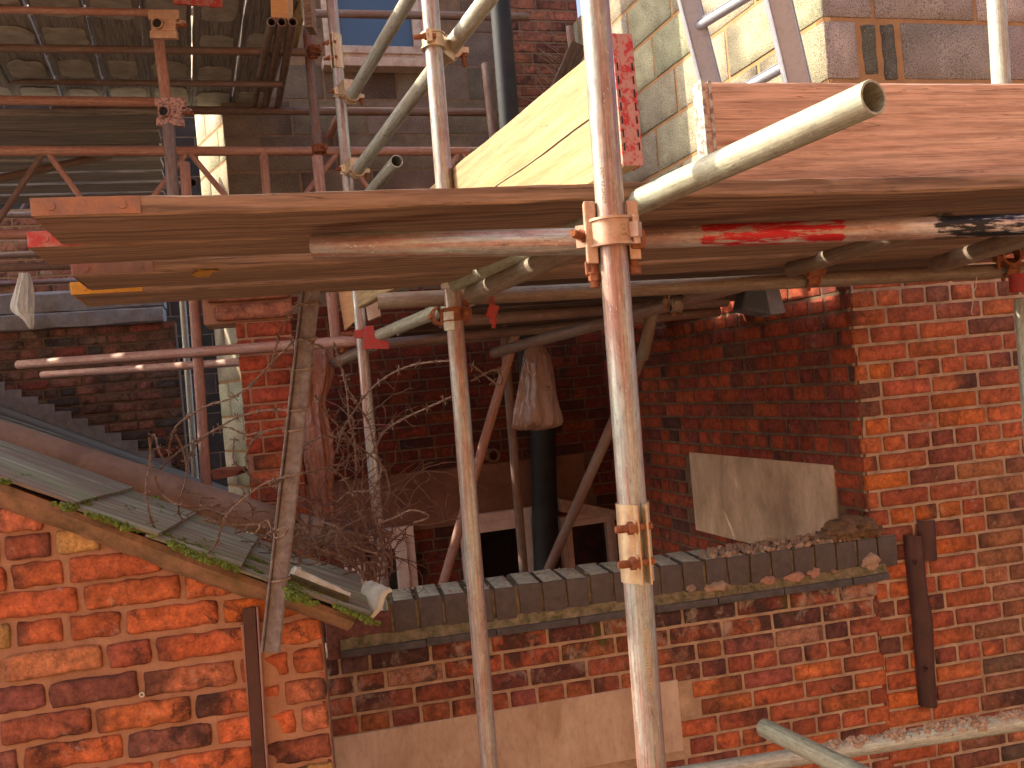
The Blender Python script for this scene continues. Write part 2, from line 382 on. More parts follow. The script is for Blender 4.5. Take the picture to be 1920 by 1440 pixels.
M_GLASSD = m_glass('dark_glass', (.006, .006, .008)); M_GLASSB = m_glass('sky_glass', (.05, .08, .12), .15)
M_LINTEL = m_simple('lintel_brown', (.26, .12, .07), (.17, .075, .045), 5, .9, 0, .4, .004)

# ------------------------------------------------------------------ generic builders
def tube(name, p, q, mat, label, cat='scaffold tube', group=None, e0=0, e1=0, r=.02415, wall=.004, parent=None, seg=28):
    d = (q-p).normalized(); p = p-d*e0; q = q+d*e1; L = (q-p).length
    vs = []; fs = []; nz = max(2, int(L/.12))
    prof = [(r-wall, .0), (r-.0008, 0)] + [(r, .0012 + (L-.0024)*i/nz) for i in range(nz+1)] + [(r-.0008, L), (r-wall, L)]
    k = len(prof)
    for (rr, z) in prof:
        for j in range(seg):
            a = 2*PI*j/seg
            vs.append((rr*math.cos(a), rr*math.sin(a), z))
    for i in range(k):
        i2 = (i+1) % k
        for j in range(seg):
            m = (j+1) % seg; fs.append((i*seg+j, i*seg+m, i2*seg+m, i2*seg+j))
    me = bpy.data.meshes.new(name); me.from_pydata(vs, [], fs); smooth(me)
    try: me.set_sharp_from_angle(angle=math.radians(50))
    except Exception: pass
    o = link(name, me, mat, parent, mwz(p, d))
    if not parent: meta(o, label, cat, group)
    elif label: o['label'] = label
    return o
def T(a, b, mat, label, e0=0, e1=0, group='scaffold tubes', name='scaffold_tube', cat='scaffold tube', dia=.0483):
    return tube(name, W(*a, dia), W(*b, dia), mat, label, cat, group, e0, e1, dia/2)
def nut(mb, p, d, r=.011, h=.012, mi=0): mb.cyl(p, p+d*h, r, 6, mi=mi)
def boltobj(parent, p, d, L=.05, r=.0065, mat=None, nutat=.35, name='bolt'):
    mb = MB(); d = d.normalized()
    mb.cyl(p, p+d*L, r, 12)
    mb.cyl(p+d*(L-.0005), p+d*(L+.001), r*.8, 12)
    for i in range(int(L*.55/.003)): mb.ring(p+d*(L*.42+i*.003), d, r-.001, r+.0009, .0012, 12)
    nut(mb, p+d*L*nutat, d); mb.ring(p+d*(L*nutat-.001), d, r, .0125, .002, 16)
    return mb.build(name, mat or M_RUSTY, parent, False)
def coupler(c1, a1, c2, a2, label, mat=M_COUP, bd=None, cat='scaffold coupler', group='scaffold couplers', L=.05, s=1.0, body=True):
    """c1/a1 tube one centre+axis, c2/a2 tube two; bd: direction the first bolt sticks out"""
    a1 = a1.normalized(); a2 = a2.normalized()
    g = (c2-c1); g = (g-a1*g.dot(a1)); g = g.normalized() if g.length > 1e-4 else axes(a1)[0]
    t = empty('scaffold_coupler', c1, label, cat, group)
    bd = bd if bd is not None else -axes(a1)[1]
    bd = (bd-a1*bd.dot(a1)).normalized()
    for (c, a, b0, nm) in ((c1, a1, bd, 'band'), (c2, a2, axes(a2, -g)[0]*0 + Vector((0, 0, -1)) if abs(a2.z) < .7 else bd, 'band')):
        mb = MB()
        mb.ring(c, a, .0248, .0285*s, .036*s, 28); mb.ring(c+a*.017*s, a, .0248, .0315*s, .004, 28); mb.ring(c-a*.017*s, a, .0248, .0315*s, .004, 28)
        side = a.cross(b0).normalized() if a.cross(b0).length > .1 else axes(a)[0]
        bp = c+side*.0375*s
        M = Matrix((side, a, b0)).transposed()
        mb.box(c+side*.036*s+b0*.006, (.012*s, .015*s, .008), M)
        hp = c-side*.0335*s; mb.cyl(hp-a*.019*s, hp+a*.019*s, .0055*s, 12); mb.box(hp, (.006*s, .010*s, .008*s), M)
        mb.build(nm, mat, t, True)
        boltobj(t, bp-b0*.012, b0, L*s)
    if body:
        mb = MB(); y = a1.cross(g).normalized(); M = Matrix((g, y, a1)).transposed()
        mid = (c1+c2)/2; h = max(.006, (c2-c1).dot(g)/2-.02)
        mb.box(c1+g*((c2-c1).dot(g)/2), (h, .021, .026), M); mb.build('saddle', mat, t, False, bevel=.003)
    return t
def slab(name, pts, depth, mat, parent=None, label=None, cat=None, kind=None, bevel=.002, group=None, mw=None, back=None):
    """polygon pts (world) extruded along vector depth"""
    mb = MB(); n = len(pts); q = [p+depth for p in pts]
    mb.add(list(pts)+q, [tuple(range(n)), tuple(range(n, 2*n))[::-1]]+[(i, (i+1) % n, n+(i+1) % n, n+i)[::-1] for i in range(n)])
    o = mb.build(name, mat, parent, False, bevel=bevel, mw=mw)
    if not parent: meta(o, label, cat, group, kind)
    elif label: o['label'] = label
    return o
def board(name, p0, L, wv, tv, mat, parent=None, label=None, cat='scaffold board', group=None, sub=24, wob=.0015, seed=0):
    """p0 corner, L long vector, wv width vector, tv thickness vector; local x runs along the board"""
    X = L.normalized(); wv = wv-X*wv.dot(X); Y = wv.normalized(); Z = X.cross(Y)
    if Z.dot(tv) < 0: Y = -Y; Z = -Z; p0 = p0 + wv; wv = -wv
    mw = Matrix(((X.x, Y.x, Z.x, p0.x), (X.y, Y.y, Z.y, p0.y), (X.z, Y.z, Z.z, p0.z), (0, 0, 0, 1)))
    l, w_, h = L.length, wv.length, tv.length; c = .004
    prof = [(0, c), (0, h-c), (c*.3, h-c*.3), (c, h), (w_*.33, h), (w_*.66, h), (w_-c, h), (w_, h-c), (w_, c), (w_-c, 0), (w_*.66, 0), (w_*.33, 0), (c, 0)]
    vs = []; fs = []; k = len(prof)
    for i in range(sub+1):
        x = l*i/sub
        for j, (y, z) in enumerate(prof):
            dy = noise.noise(Vector((x*3+seed*9, j*.0, seed)))*wob*2 + noise.noise(Vector((x*14+seed, j*3.1, seed)))*wob
            dz = noise.noise(Vector((x*14+seed, j*2.3, seed+5)))*wob + noise.noise(Vector((x*1.5, y*6, seed+8)))*wob*1.5
            dx = (noise.noise(Vector((y*40, z*60, seed)))*.004 if i in (0, sub) else 0)
            vs.append((x+dx, y+dy, z+dz))
    for i in range(sub):
        for j in range(k):
            m = (j+1) % k; fs.append((i*k+j, i*k+m, (i+1)*k+m, (i+1)*k+j)[::-1])
    fs += [tuple(range(k)), tuple(sub*k+j for j in range(k))[::-1]]
    me = bpy.data.meshes.new(name); me.from_pydata(vs, [], fs)
    bm = bmesh.new(); bm.from_mesh(me); bmesh.ops.recalc_face_normals(bm, faces=bm.faces); bm.to_mesh(me); bm.free()
    o = link(name, me, mat, parent, mw)
    if not parent: meta(o, label, cat, group)
    elif label: o['label'] = label
    return o

# ------------------------------------------------------------------ brick fields
def pick(pal):
    r = random.random()*sum(p[0] for p in pal)
    for p in pal:
        r -= p[0]
        if r <= 0: break
    v = random.uniform(.82, 1.18); return tuple(min(1, c*v*random.uniform(.94, 1.06)) for c in p[1])+(1,)
def one_brick(mb, fr, u0, u1, z0, z1, col, *a_, clip=None, **k_):
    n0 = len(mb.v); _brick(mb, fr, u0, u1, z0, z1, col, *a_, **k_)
    if clip:
        for i in range(n0, len(mb.v)):
            p = Vector(mb.v[i]); u = (p-fr.o).dot(fr.u); c = clip(u)
            if p.z > c: mb.v[i] = (p.x, p.y, c)
def _brick(mb, fr, u0, u1, z0, z1, col, rough=.001, rise=.0, nx=4, nz=2, rec=.012, rnd=.004):
    us = [0, .002, rnd+.002]; W_ = u1-u0; H = z1-z0
    ul = [0, .0015, rnd+.002] + [rnd+.002+(W_-2*rnd-.004)*i/(nx+1) for i in range(1, nx+1)] + [W_-rnd-.002, W_-.0015, W_]
    zl = [0, .0015, rnd+.002] + [rnd+.002+(H-2*rnd-.004)*i/(nz+1) for i in range(1, nz+1)] + [H-rnd-.002, H-.0015, H]
    nu, nzz = len(ul), len(zl); vs = []; sd = random.random()*100; tilt = random.uniform(-1, 1)*rough*.7; out = rise+random.uniform(-1, 1)*rough*1.2
    e1 = [rough*2.4*noise.noise(Vector((sd, i*.9, 1))) for i in range(max(nu, nzz)+1)]
    for j, z in enumerate(zl):
        rj = min(j, nzz-1-j)
        for i, u in enumerate(ul):
            ri = min(i, nu-1-i); r = min(ri, rj)
            d = (-rec, -.0025, 0)[r] if r < 3 else 0
            uu, zz = u, z
            # rounded corners
            cxn = 1-min(1, min(u, W_-u)/(rnd*2.2)); czn = 1-min(1, min(z, H-z)/(rnd*2.2))
            k = cxn*czn*rnd*.5
            uu += k*(1 if u < W_/2 else -1); zz += k*(1 if z < H/2 else -1)
            q = Vector((u*28+sd, z*28, sd)); edge = 1 if r < 3 else .3
            uu += noise.noise(q)*rough*1.6*edge; zz += noise.noise(q+Vector((9, 9, 9)))*rough*1.9*edge
            d += noise.noise(q*.6+Vector((3, 1, 7)))*rough*1.5 if r >= 2 else 0
            d += out+tilt*(z/H-.5)*2
            vs.append(fr.w(u0+uu, z0+zz, d))
    fs = [(j*nu+i, j*nu+i+1, (j+1)*nu+i+1, (j+1)*nu+i) for j in range(nzz-1) for i in range(nu-1)]
    b = len(mb.v)
    mb.v += [tuple(v) for v in vs]; mb.f += [tuple(x+b for x in f) for f in fs]; mb.mi += [0]*len(fs)
    burnt = random.random() < .34; side = random.random() < .5; bl = random.uniform(.2, .6); pt = random.uniform(.15, .6)
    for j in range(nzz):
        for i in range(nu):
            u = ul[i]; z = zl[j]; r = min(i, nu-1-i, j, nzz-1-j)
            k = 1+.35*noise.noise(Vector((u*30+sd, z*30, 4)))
            if r < 2: k *= .62  # joint shadow painted as darker vertex colour round each brick's edge
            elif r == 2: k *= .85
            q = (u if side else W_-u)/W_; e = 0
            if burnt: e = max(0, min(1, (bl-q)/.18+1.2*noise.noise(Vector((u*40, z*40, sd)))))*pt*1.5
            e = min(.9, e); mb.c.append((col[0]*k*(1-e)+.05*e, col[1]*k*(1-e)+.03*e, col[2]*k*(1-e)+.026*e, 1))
def field(mb, fr, ua, ub, za, zb, pitch, length, joint, pal, skip=None, bond='garden', rough=.001, rnd=.004, nx=4, nz=2, rowcol=None, phase=0, head=None, sag=0, rec=.012, clip=None, rise=0):
    rows = int((zb-za)/pitch+.999); head = head or (length+joint)/2-joint
    for r in range(rows):
        z0 = zb-(r+1)*pitch+joint/2; z1 = zb-r*pitch-joint/2
        hr = bond == 'garden' and (r+phase) % 4 == 3
        u = ua - random.random()*length - (0 if hr else 0)
        if bond == 'block': u = ua - (length+joint)*(.5 if r % 2 else 0)-.03
        while u < ub:
            l = head if hr else length
            if bond == 'mixed': l = random.choice([length, length, length, head, length*.9, head*1.1])
            if bond == 'garden' and not hr and random.random() < .10: l = head
            l *= random.uniform(.97, 1.03)
            a, b = max(u+joint/2, ua), min(u+l+joint/2, ub)
            if b-a > .025:
                dz = sag*noise.noise(Vector((a*1.3, r*.3, 2)))
                if not (skip and skip(a, b, z0, z1)):
                    c = pick(pal)
                    if rowcol: c = rowcol((a+b)/2, (z0+z1)/2, c)
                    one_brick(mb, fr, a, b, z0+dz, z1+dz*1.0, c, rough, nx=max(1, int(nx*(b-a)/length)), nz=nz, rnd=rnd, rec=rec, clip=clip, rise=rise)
            u += l+joint
def backing(mb, fr, rects, d=-.006, th=.2, mi=1, step=.05, amp=.002):
    for (ua, ub, za, zb) in rects:
        nu = max(1, int((ub-ua)/step)); nzz = max(1, int((zb-za)/step)); vs = []
        for j in range(nzz+1):
            for i in range(nu+1):
                u = ua+(ub-ua)*i/nu; z = za+(zb-za)*j/nzz
                vs.append(fr.w(u, z, d+amp*noise.noise(Vector((u*18, z*18, 3)))))
        fs = [(j*(nu+1)+i, j*(nu+1)+i+1, (j+1)*(nu+1)+i+1, (j+1)*(nu+1)+i) for j in range(nzz) for i in range(nu)]
        mb.add(vs, fs, mi=mi)
        # box behind
        c = [fr.w(a, z, dd) for a in (ua, ub) for z in (za, zb) for dd in (d-.004, d-th)]
        mb.add(c, [(0, 2, 6, 4), (1, 5, 7, 3), (0, 4, 5, 1), (2, 3, 7, 6), (0, 1, 3, 2), (4, 6, 7, 5)], mi=mi)

# ================================================================== SETTING
slab('ground', [Vector((-60, -40, -4)), Vector((60, -40, -4)), Vector((60, 80, -4)), Vector((-60, 80, -4))], Vector((0, 0, -.2)), M_GROUND, kind='structure', bevel=0)

# ---- unseen brick house at the viewer's back, added to bounce warm light
mb = MB(); mb.box((1, -3.4, .2), (9, .2, 4.2)); o = mb.build('alley_bounce_house', m_simple('alley_bounce_brick', (.50, .30, .18), (.42, .23, .13), 3, .9)); meta(o, 'unseen brick house across the alley, added for its warm bounce light', 'building')
# ---- near left wall with large rough bricks
PAL_L = [(4, (.50, .13, .048)), (3, (.48, .165, .08)), (2.6, (.35, .10, .052)), (1.6, (.24, .08, .055)), (.8, (.56, .15, .03)), (.5, (.09, .045, .038)), (.5, (.55, .30, .11)), (.6, (.48, .20, .12))]
v0 = FLW.hit(0, 922); v1 = FLW.hit(640, 1160); vs_ = (v1[1]-v0[1])/(v1[0]-v0[0])
def verge(u): return v0[1]+(u-v0[0])*vs_
uL = FLW.hit(0, 1200)[0]-1.2; uR = FLW.hit(612, 1300)[0]
mb = MB()
field(mb, FLW, uL, uR, -2.3, v0[1]+.6, .0785, .236, .0125, PAL_L, lambda a, b, z0, z1: z0 > verge((a+b)/2), 'mixed', .0032, .0055, 12, 5, sag=.02, rec=.016, clip=lambda u: verge(u)-.006, rise=.0035)
# sloping top: backing in strips
k = 90
for i in range(k):
    a = uL+(uR-uL)*i/k; b = uL+(uR-uL)*(i+1)/k
    backing(mb, FLW, [(a, b, -4, verge(b)-.005)], -.0045, .22, amp=.0030, step=.04)
LW = mb.build('brick_wall', [M_BR_L, M_MO_L], None, False)
meta(LW, 'rough old gable wall of large orange bricks with thick pink mortar at lower left', 'brick wall')
smooth(LW.data)
# return wall of the lean-to towards the parapet
FRT = Frame((FLW.w(uR, 0).x, FLW.w(uR, 0).y), 90); FRT.n = Vector((1, 0, 0))
mb = MB(); field(mb, FRT, .0, .85, -2.3, verge(uR), .0785, .235, .0195, PAL_L, None, 'mixed', .002, .006, 2, 1)
backing(mb, FRT, [(0.01, .85, -4, verge(uR)-.01)], -.006, .2); o = mb.build('brick_wall', [M_BR_L, M_MO_L]); meta(o, 'short brick return behind the right end of the lean-to gable', 'brick wall')

# ---- parapet wall
PAL_P = [(5, (.47, .125, .052)), (4, (.40, .105, .052)), (2, (.30, .085, .052)), (2, (.53, .155, .055)), (.4, (.16, .07, .05)), (.8, (.33, .10, .065))]
pu0 = FP.hit(612, 1300)[0]; pu1 = FP.hit(1690, 1100)[0]
ptl = FP.hit(640, 1232); ptr = FP.hit(1655, 1083); PZ = (ptl[1]+ptr[1])/2   # underside of the slate course
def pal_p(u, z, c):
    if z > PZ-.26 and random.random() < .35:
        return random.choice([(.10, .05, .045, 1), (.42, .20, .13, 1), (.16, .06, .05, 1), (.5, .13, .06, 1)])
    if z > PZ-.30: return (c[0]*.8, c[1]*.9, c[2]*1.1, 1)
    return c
lt = [FP.hit(525, 1408), FP.hit(1270, 1272), FP.hit(1285, 1410), FP.hit(520, 1560)]
LZ = lt[1][1]
mb = MB()
def sk(a, b, z0, z1):
    return (a+b)/2 < lt[1][0]-.02 and (z0+z1)/2 < LZ and (z0+z1)/2 > LZ-.30
def half(a, b, z0, z1): return sk(a, b, z0, z1)
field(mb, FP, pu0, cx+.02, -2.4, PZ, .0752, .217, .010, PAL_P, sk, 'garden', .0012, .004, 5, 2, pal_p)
backing(mb, FP, [(pu0-.1, cx, -4, PZ)], -.005, .215, amp=.002)
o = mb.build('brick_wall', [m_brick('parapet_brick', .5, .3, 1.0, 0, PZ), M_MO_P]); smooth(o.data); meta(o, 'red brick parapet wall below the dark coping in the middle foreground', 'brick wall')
PW = o
# concrete lintel set in the parapet wall
slab('concrete_lintel', [FP.w(pu0-.18, LZ-.29, .004), FP.w(lt[1][0], LZ-.29, .004), FP.w(lt[1][0], LZ-.004, .004), FP.w(pu0-.18, LZ-.02, .004)], FP.n*-.12, M_CONC, label='long pale pinkish concrete lintel set into the parapet brickwork at bottom centre', cat='lintel', bevel=.004)

# ---- right-hand brick face, flank, and blocks above
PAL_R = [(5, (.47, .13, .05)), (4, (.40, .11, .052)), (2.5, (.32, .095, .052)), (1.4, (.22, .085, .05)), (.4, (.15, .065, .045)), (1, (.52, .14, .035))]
BZ = FP.hit(1700, 470)[1]   # top of brickwork
bu1 = FP.hit(1920, 900)[0]+.9
rb = empty('brick_building', CORN+Vector((0, 0, -4)), 'orange-red brick building with concrete block upper storey on the right', 'building')
mb = MB()
def rc(u, z, c):
    if u > cx+.55 and z < -.5: return (c[0]*.72+.02, c[1]*.95+.02, c[2]*1.1+.01, 1)
    return c
field(mb, FP, cx, bu1, -2.4, BZ, .0772, .222, .0105, PAL_R, None, 'garden', .0015, .004, 5, 2, rc, 1)
backing(mb, FP, [(cx+.003, bu1, -4, BZ)], -.005, .22)
o = mb.build('front_brickwork', [M_BR_P, M_MO_P], rb); smooth(o.data)
mb = MB(); fl_len = 5.86-CORN.y
lz = [FFL.hit(1565, 872), FFL.hit(1312, 865), FFL.hit(1312, 985), FFL.hit(1568, 990)]
flz0, flz1 = FFL.hit(1316, 996)[1], FFL.hit(1560, 872)[1]; flu1 = FFL.hit(1300, 925)[0]; flu0 = FFL.hit(1568, 925)[0]
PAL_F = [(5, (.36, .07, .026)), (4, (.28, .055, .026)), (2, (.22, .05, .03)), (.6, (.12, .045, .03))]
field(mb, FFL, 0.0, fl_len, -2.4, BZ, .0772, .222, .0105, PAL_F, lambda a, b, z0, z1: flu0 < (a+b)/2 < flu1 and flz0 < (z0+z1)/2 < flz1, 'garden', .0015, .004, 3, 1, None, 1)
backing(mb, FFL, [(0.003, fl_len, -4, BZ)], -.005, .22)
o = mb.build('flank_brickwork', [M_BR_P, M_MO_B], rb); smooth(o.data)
slab('lintel', [FFL.w(flu0, flz0, .006), FFL.w(flu1, flz0, .006), FFL.w(flu1, flz1, .006), FFL.w(flu0, flz1, .006)], FFL.n*-.1, M_CONC2, rb, bevel=.004, label='pale stained concrete lintel low on the shaded flank')
# blocks
PAL_BK = [(3, (.50, .41, .34)), (3, (.45, .37, .31)), (1, (.54, .45, .35))]
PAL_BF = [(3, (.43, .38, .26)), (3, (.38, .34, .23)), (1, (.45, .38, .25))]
BTOP = 2.6
bp = .262; top_z = FUP.hit(1700, 152)[1]; ztop = top_z+bp*5
su = FUP.hit(1612, 80)[0]; su2 = FUP.hit(1690, 80)[0]
def skb(a, b, z0, z1):
    zc = (z0+z1)/2
    return abs(zc-(top_z+bp*.5)) < bp*.4 and a < su2-.02 and b > su+.0
mb = MB()
field(mb, FUP, 0, 1.5, BZ, ztop, bp, .52, .016, PAL_BK, lambda a, b, z0, z1: (top_z < (z0+z1)/2 < top_z+bp), 'block', .0012, .003, 6, 3)
# the course with two cut dark slivers set on end
z0, z1 = top_z+.008, top_z+bp-.008
b1 = FUP.hit(1608, 90)[0]; b2 = FUP.hit(1618, 90)[0]; b3 = FUP.hit(1645, 90)[0]; b4 = FUP.hit(1655, 90)[0]; b5 = FUP.hit(1680, 90)[0]; b6 = FUP.hit(1692, 90)[0]
one_brick(mb, FUP, 0, b1, z0, z1, pick(PAL_BK)); one_brick(mb, FUP, b2, b3, z0+.02, z1-.01, (.13, .13, .09, 1), .004, nx=5, nz=9)
one_brick(mb, FUP, b4, b5, z0, z1-.01, (.13, .13, .1, 1), .004, nx=5, nz=9); one_brick(mb, FUP, b6, b6+.50, z0, z1, pick(PAL_BK)); one_brick(mb, FUP, b6+.516, 1.5, z0, z1, pick(PAL_BK))
backing(mb, FUP, [(.003, 1.5, BZ, ztop)], -.0045, .2, amp=.002)
o = mb.build('front_blockwork', [M_BLOCK, M_MO_Y], rb); smooth(o.data)
mb = MB()
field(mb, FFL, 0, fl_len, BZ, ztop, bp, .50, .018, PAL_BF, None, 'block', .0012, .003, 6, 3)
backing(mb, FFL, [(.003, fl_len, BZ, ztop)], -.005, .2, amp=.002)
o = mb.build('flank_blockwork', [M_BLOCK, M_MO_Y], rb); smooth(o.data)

# ---- back wall of the yard
bw = empty('yard_house', Vector((0, 5.86, -4)), 'shaded house at the back of the yard, brown blocks over dark red brick', 'building')
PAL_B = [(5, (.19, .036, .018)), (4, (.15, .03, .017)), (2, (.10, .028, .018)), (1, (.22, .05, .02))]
bx0 = FB.hit(560, 800)[0]; bx1 = CORN.x; BBZ = FB.hit(760, 520)[1]
band0 = FB.hit(850, 985)[1]; band1 = FB.hit(850, 878)[1]
mb = MB()
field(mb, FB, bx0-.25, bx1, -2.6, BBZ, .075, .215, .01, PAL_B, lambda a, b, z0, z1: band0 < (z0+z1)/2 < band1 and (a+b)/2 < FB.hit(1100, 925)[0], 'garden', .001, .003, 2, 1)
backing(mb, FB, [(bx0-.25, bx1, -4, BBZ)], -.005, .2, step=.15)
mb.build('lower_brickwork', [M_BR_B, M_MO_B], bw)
slab('lintel_band', [FB.w(bx0, band0, .005), FB.w(FB.hit(1100, 925)[0], band0, .005), FB.w(FB.hit(1100, 925)[0], band1, .005), FB.w(bx0, band1, .005)], Vector((0, .1, 0)), M_LINTEL, bw, label='plain brown rendered band across the brickwork')
# upper: brown blocks left, red brick right of the downpipe
ux0 = FB.hit(424, 300)[0]; ux1 = FB.hit(962, 150)[0]
wx0, wx1 = FB.hit(606, 60)[0], FB.hit(795, 60)[0]; wz0 = FB.hit(700, 118)[1]
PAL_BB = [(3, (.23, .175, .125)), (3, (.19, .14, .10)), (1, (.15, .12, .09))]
mb = MB()
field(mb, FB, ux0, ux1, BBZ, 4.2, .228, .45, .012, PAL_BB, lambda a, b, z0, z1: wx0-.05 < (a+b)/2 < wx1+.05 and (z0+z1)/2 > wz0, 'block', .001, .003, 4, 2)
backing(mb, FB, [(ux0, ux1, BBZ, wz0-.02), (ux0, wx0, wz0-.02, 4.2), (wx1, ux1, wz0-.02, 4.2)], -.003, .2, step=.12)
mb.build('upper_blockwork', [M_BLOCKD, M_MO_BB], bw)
mb = MB(); PAL_UR = [(4, (.34, .13, .07)), (3, (.27, .10, .06)), (2, (.20, .08, .05))]
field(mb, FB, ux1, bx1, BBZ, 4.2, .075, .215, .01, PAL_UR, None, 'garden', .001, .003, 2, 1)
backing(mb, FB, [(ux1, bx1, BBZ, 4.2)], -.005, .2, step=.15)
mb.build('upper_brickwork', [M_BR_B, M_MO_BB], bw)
# upper window
def window(fr, u0, u1, z0, z1, parent, fm, gm, fw=.06, d=.055, mull=()):
    fo = MB()
    for (a, b, c, e) in ((u0, u1, z0, z0+fw), (u0, u1, z1-fw, z1), (u0, u0+fw, z0+fw, z1-fw), (u1-fw, u1, z0+fw, z1-fw)):
        q = [fr.w(a, c, d), fr.w(b, c, d), fr.w(b, e, d), fr.w(a, e, d)]; p2 = [x-fr.n*.07 for x in q]
        fo.add(q+p2, [(0, 1, 2, 3), (7, 6, 5, 4), (0, 4, 5, 1), (1, 5, 6, 2), (2, 6, 7, 3), (3, 7, 4, 0)])
    i = fw*.62; s_ = fw*.8
    for (a, b, c, e) in ((u0+i, u1-i, z0+i, z0+i+s_), (u0+i, u1-i, z1-i-s_, z1-i), (u0+i, u0+i+s_, z0+i+s_, z1-i-s_), (u1-i-s_, u1-i, z0+i+s_, z1-i-s_)):
        q = [fr.w(a, c, d+.018), fr.w(b, c, d+.018), fr.w(b, e, d+.018), fr.w(a, e, d+.018)]; p2 = [x-fr.n*.05 for x in q]
        fo.add(q+p2, [(0, 1, 2, 3), (7, 6, 5, 4), (0, 4, 5, 1), (1, 5, 6, 2), (2, 6, 7, 3), (3, 7, 4, 0)])
    f = fo.build('window', fm, parent, False, bevel=.004)
    g = MB(); g.add([fr.w(u0+fw, z0+fw, d-.03), fr.w(u1-fw, z0+fw, d-.03), fr.w(u1-fw, z1-fw, d-.03), fr.w(u0+fw, z1-fw, d-.03)], [(0, 1, 2, 3)])
    g.build('pane', gm, f); return f
f = window(FB, wx0, wx1, wz0, wz0+.62, bw, M_UPVCL, M_GLASSB)
sb = MB(); sb.box(FB.w((wx0+wx1)/2, wz0-.035, .05), ((wx1-wx0)/2+.03, .07, .028)); sb.build('sill', M_UPVCL, f, bevel=.005)
# lower windows
a = FB.hit(862, 1000); b = FB.hit(1003, 962)
window(FB, a[0], b[0], -2.2, FB.hit(930, 958)[1], bw, M_UPVC, M_GLASSD, .085)
a = FB.hit(640, 1000); b = FB.hit(772, 985)
window(FB, a[0], b[0], -2.2, FB.hit(720, 990)[1], bw, M_UPVC, M_GLASSD, .09)
a = FB.hit(1048, 1000); b = FB.hit(1148, 985)
window(FB, a[0], b[0], -2.2, FB.hit(1095, 962)[1], bw, M_UPVC, M_GLASSD, .05)
h0, h1, h2, h3 = FB.hit(1044, 934), FB.hit(1146, 955), FB.hit(1148, 972), FB.hit(1046, 958)
slab('window_head', [FB.w(*h0, .07), FB.w(*h3, .07), FB.w(*h2, .07), FB.w(*h1, .07)], FB.n*-.06, M_UPVCL, bw, label='dropped pale window head hanging at a slant')
mb = MB(); c = FB.w(*FB.hit(920, 853), .03); mb.ring(c, FB.n, .032, .045, .09, 24); mb.cyl(c-FB.n*.04, c-FB.n*.035, .034, 20, mi=0); mb.build('vent_pipe', M_LINTEL, bw, True)
# black void column / soil stack low down
tube('soil_pipe', FB.w(*FB.hit(1012, 1120), .16), FB.w(*FB.hit(1003, 800), .16), M_BLACKP, 'wide black soil stack low on the back wall of the yard', 'pipe', e0=.8, e1=.3, r=.085)
tube('soil_pipe', P(963, 330, 5.2), P(937, 0, 5.2), M_BLACKP, 'black soil pipe running up beside the upper window', 'pipe', e0=1.2, e1=.8, r=.058)
tube('rain_pipe', P(932, 300, 5.35), P(912, 120, 5.35), M_DARKT, 'brown rain pipe left of the black soil pipe', 'pipe', e0=1.0, e1=0, r=.032)
# yard floor
slab('yard_floor', [Vector((-.6, 3.6, -2.6)), Vector((2.6, 3.6, -2.6)), Vector((2.6, 5.8, -2.6)), Vector((-.6, 5.8, -2.6))], Vector((0, 0, -.1)), M_GROUND, kind='structure', bevel=0)

# ---- cream sunlit pier, orange pier left of the yard
pa, pb = P(424, 300, 5.65), P(372, 300, 6.1)
fr = Frame((pb.x, pb.y), math.degrees(math.atan2(pa.y-pb.y, pa.x-pb.x)))
mb = MB(); Lp = (pa-pb).xy.length
field(mb, fr, 0, Lp, -1.4, 3.6, .228, .45, .012, [(1, (.66, .60, .40)), (1, (.60, .55, .38))], None, 'block', .001, .003, 2, 1)
backing(mb, fr, [(.003, Lp, -2.6, 3.6)], -.003, .22)
o = mb.build('block_pier', [M_BLOCK, M_MO_Y]); smooth(o.data); meta(o, 'narrow cream sunlit blockwork pier behind the lattice beam', 'pier')
pa, pb = P(455, 760, 4.25), P(548, 750, 4.25)
fr = Frame((pa.x, pa.y), -3); Lp = (pb-pa).xy.length+.02
PAL_O = [(3, (.46, .09, .035)), (2, (.40, .08, .035)), (1, (.50, .13, .05))]
mb = MB(); pz = P(500, 600, 4.25).z
field(mb, fr, 0, Lp, -1.4, pz, .078, .22, .009, PAL_O, None, 'garden', .0012, .004, 4, 2)
backing(mb, fr, [(.003, Lp-.003, -2.6, pz)], -.005, .3)
FS = Frame((fr.w(Lp, 0).x, fr.w(Lp, 0).y), 87); FS.n = Vector((1, .05, 0))
for i in range(3):
    z0 = pz+.01+i*.088
    one_brick(mb, fr, -.09-.03*i, Lp+.015, z0, z0+.078, (.40, .15, .08, 1), .001, .02+.01*i, 8, 2, .03, .012)
backing(mb, fr, [(-.14, Lp+.01, pz+.003, pz+.26)], -.004, .3)
o = mb.build('brick_pier', [M_BR_P, M_MO_L]); smooth(o.data); meta(o, 'orange brick pier with corbelled top left of the dark yard', 'brick pier')

# ---- far left wall
PAL_D = [(4, (.20, .10, .06)), (4, (.26, .11, .075)), (3, (.14, .085, .06)), (1.5, (.09, .07, .06)), (1, (.30, .20, .13)), (1, (.30, .08, .05))]
lx1 = FLF.hit(335, 700)[0]; LZT = FLF.hit(150, 612)[1]
mb = MB(); field(mb, FLF, -6.2, lx1, -2.0, LZT, .079, .225, .013, PAL_D, None, 'mixed', .002, .006, 2, 1, sag=.015)
backing(mb, FLF, [(-6.2, lx1, -4, LZT)], -.006, .3, step=.12)
o = mb.build('brick_wall', [M_BR_B, M_MO_B]); smooth(o.data); meta(o, 'dark sooty brick wall behind the lean-to roof at left', 'brick wall')
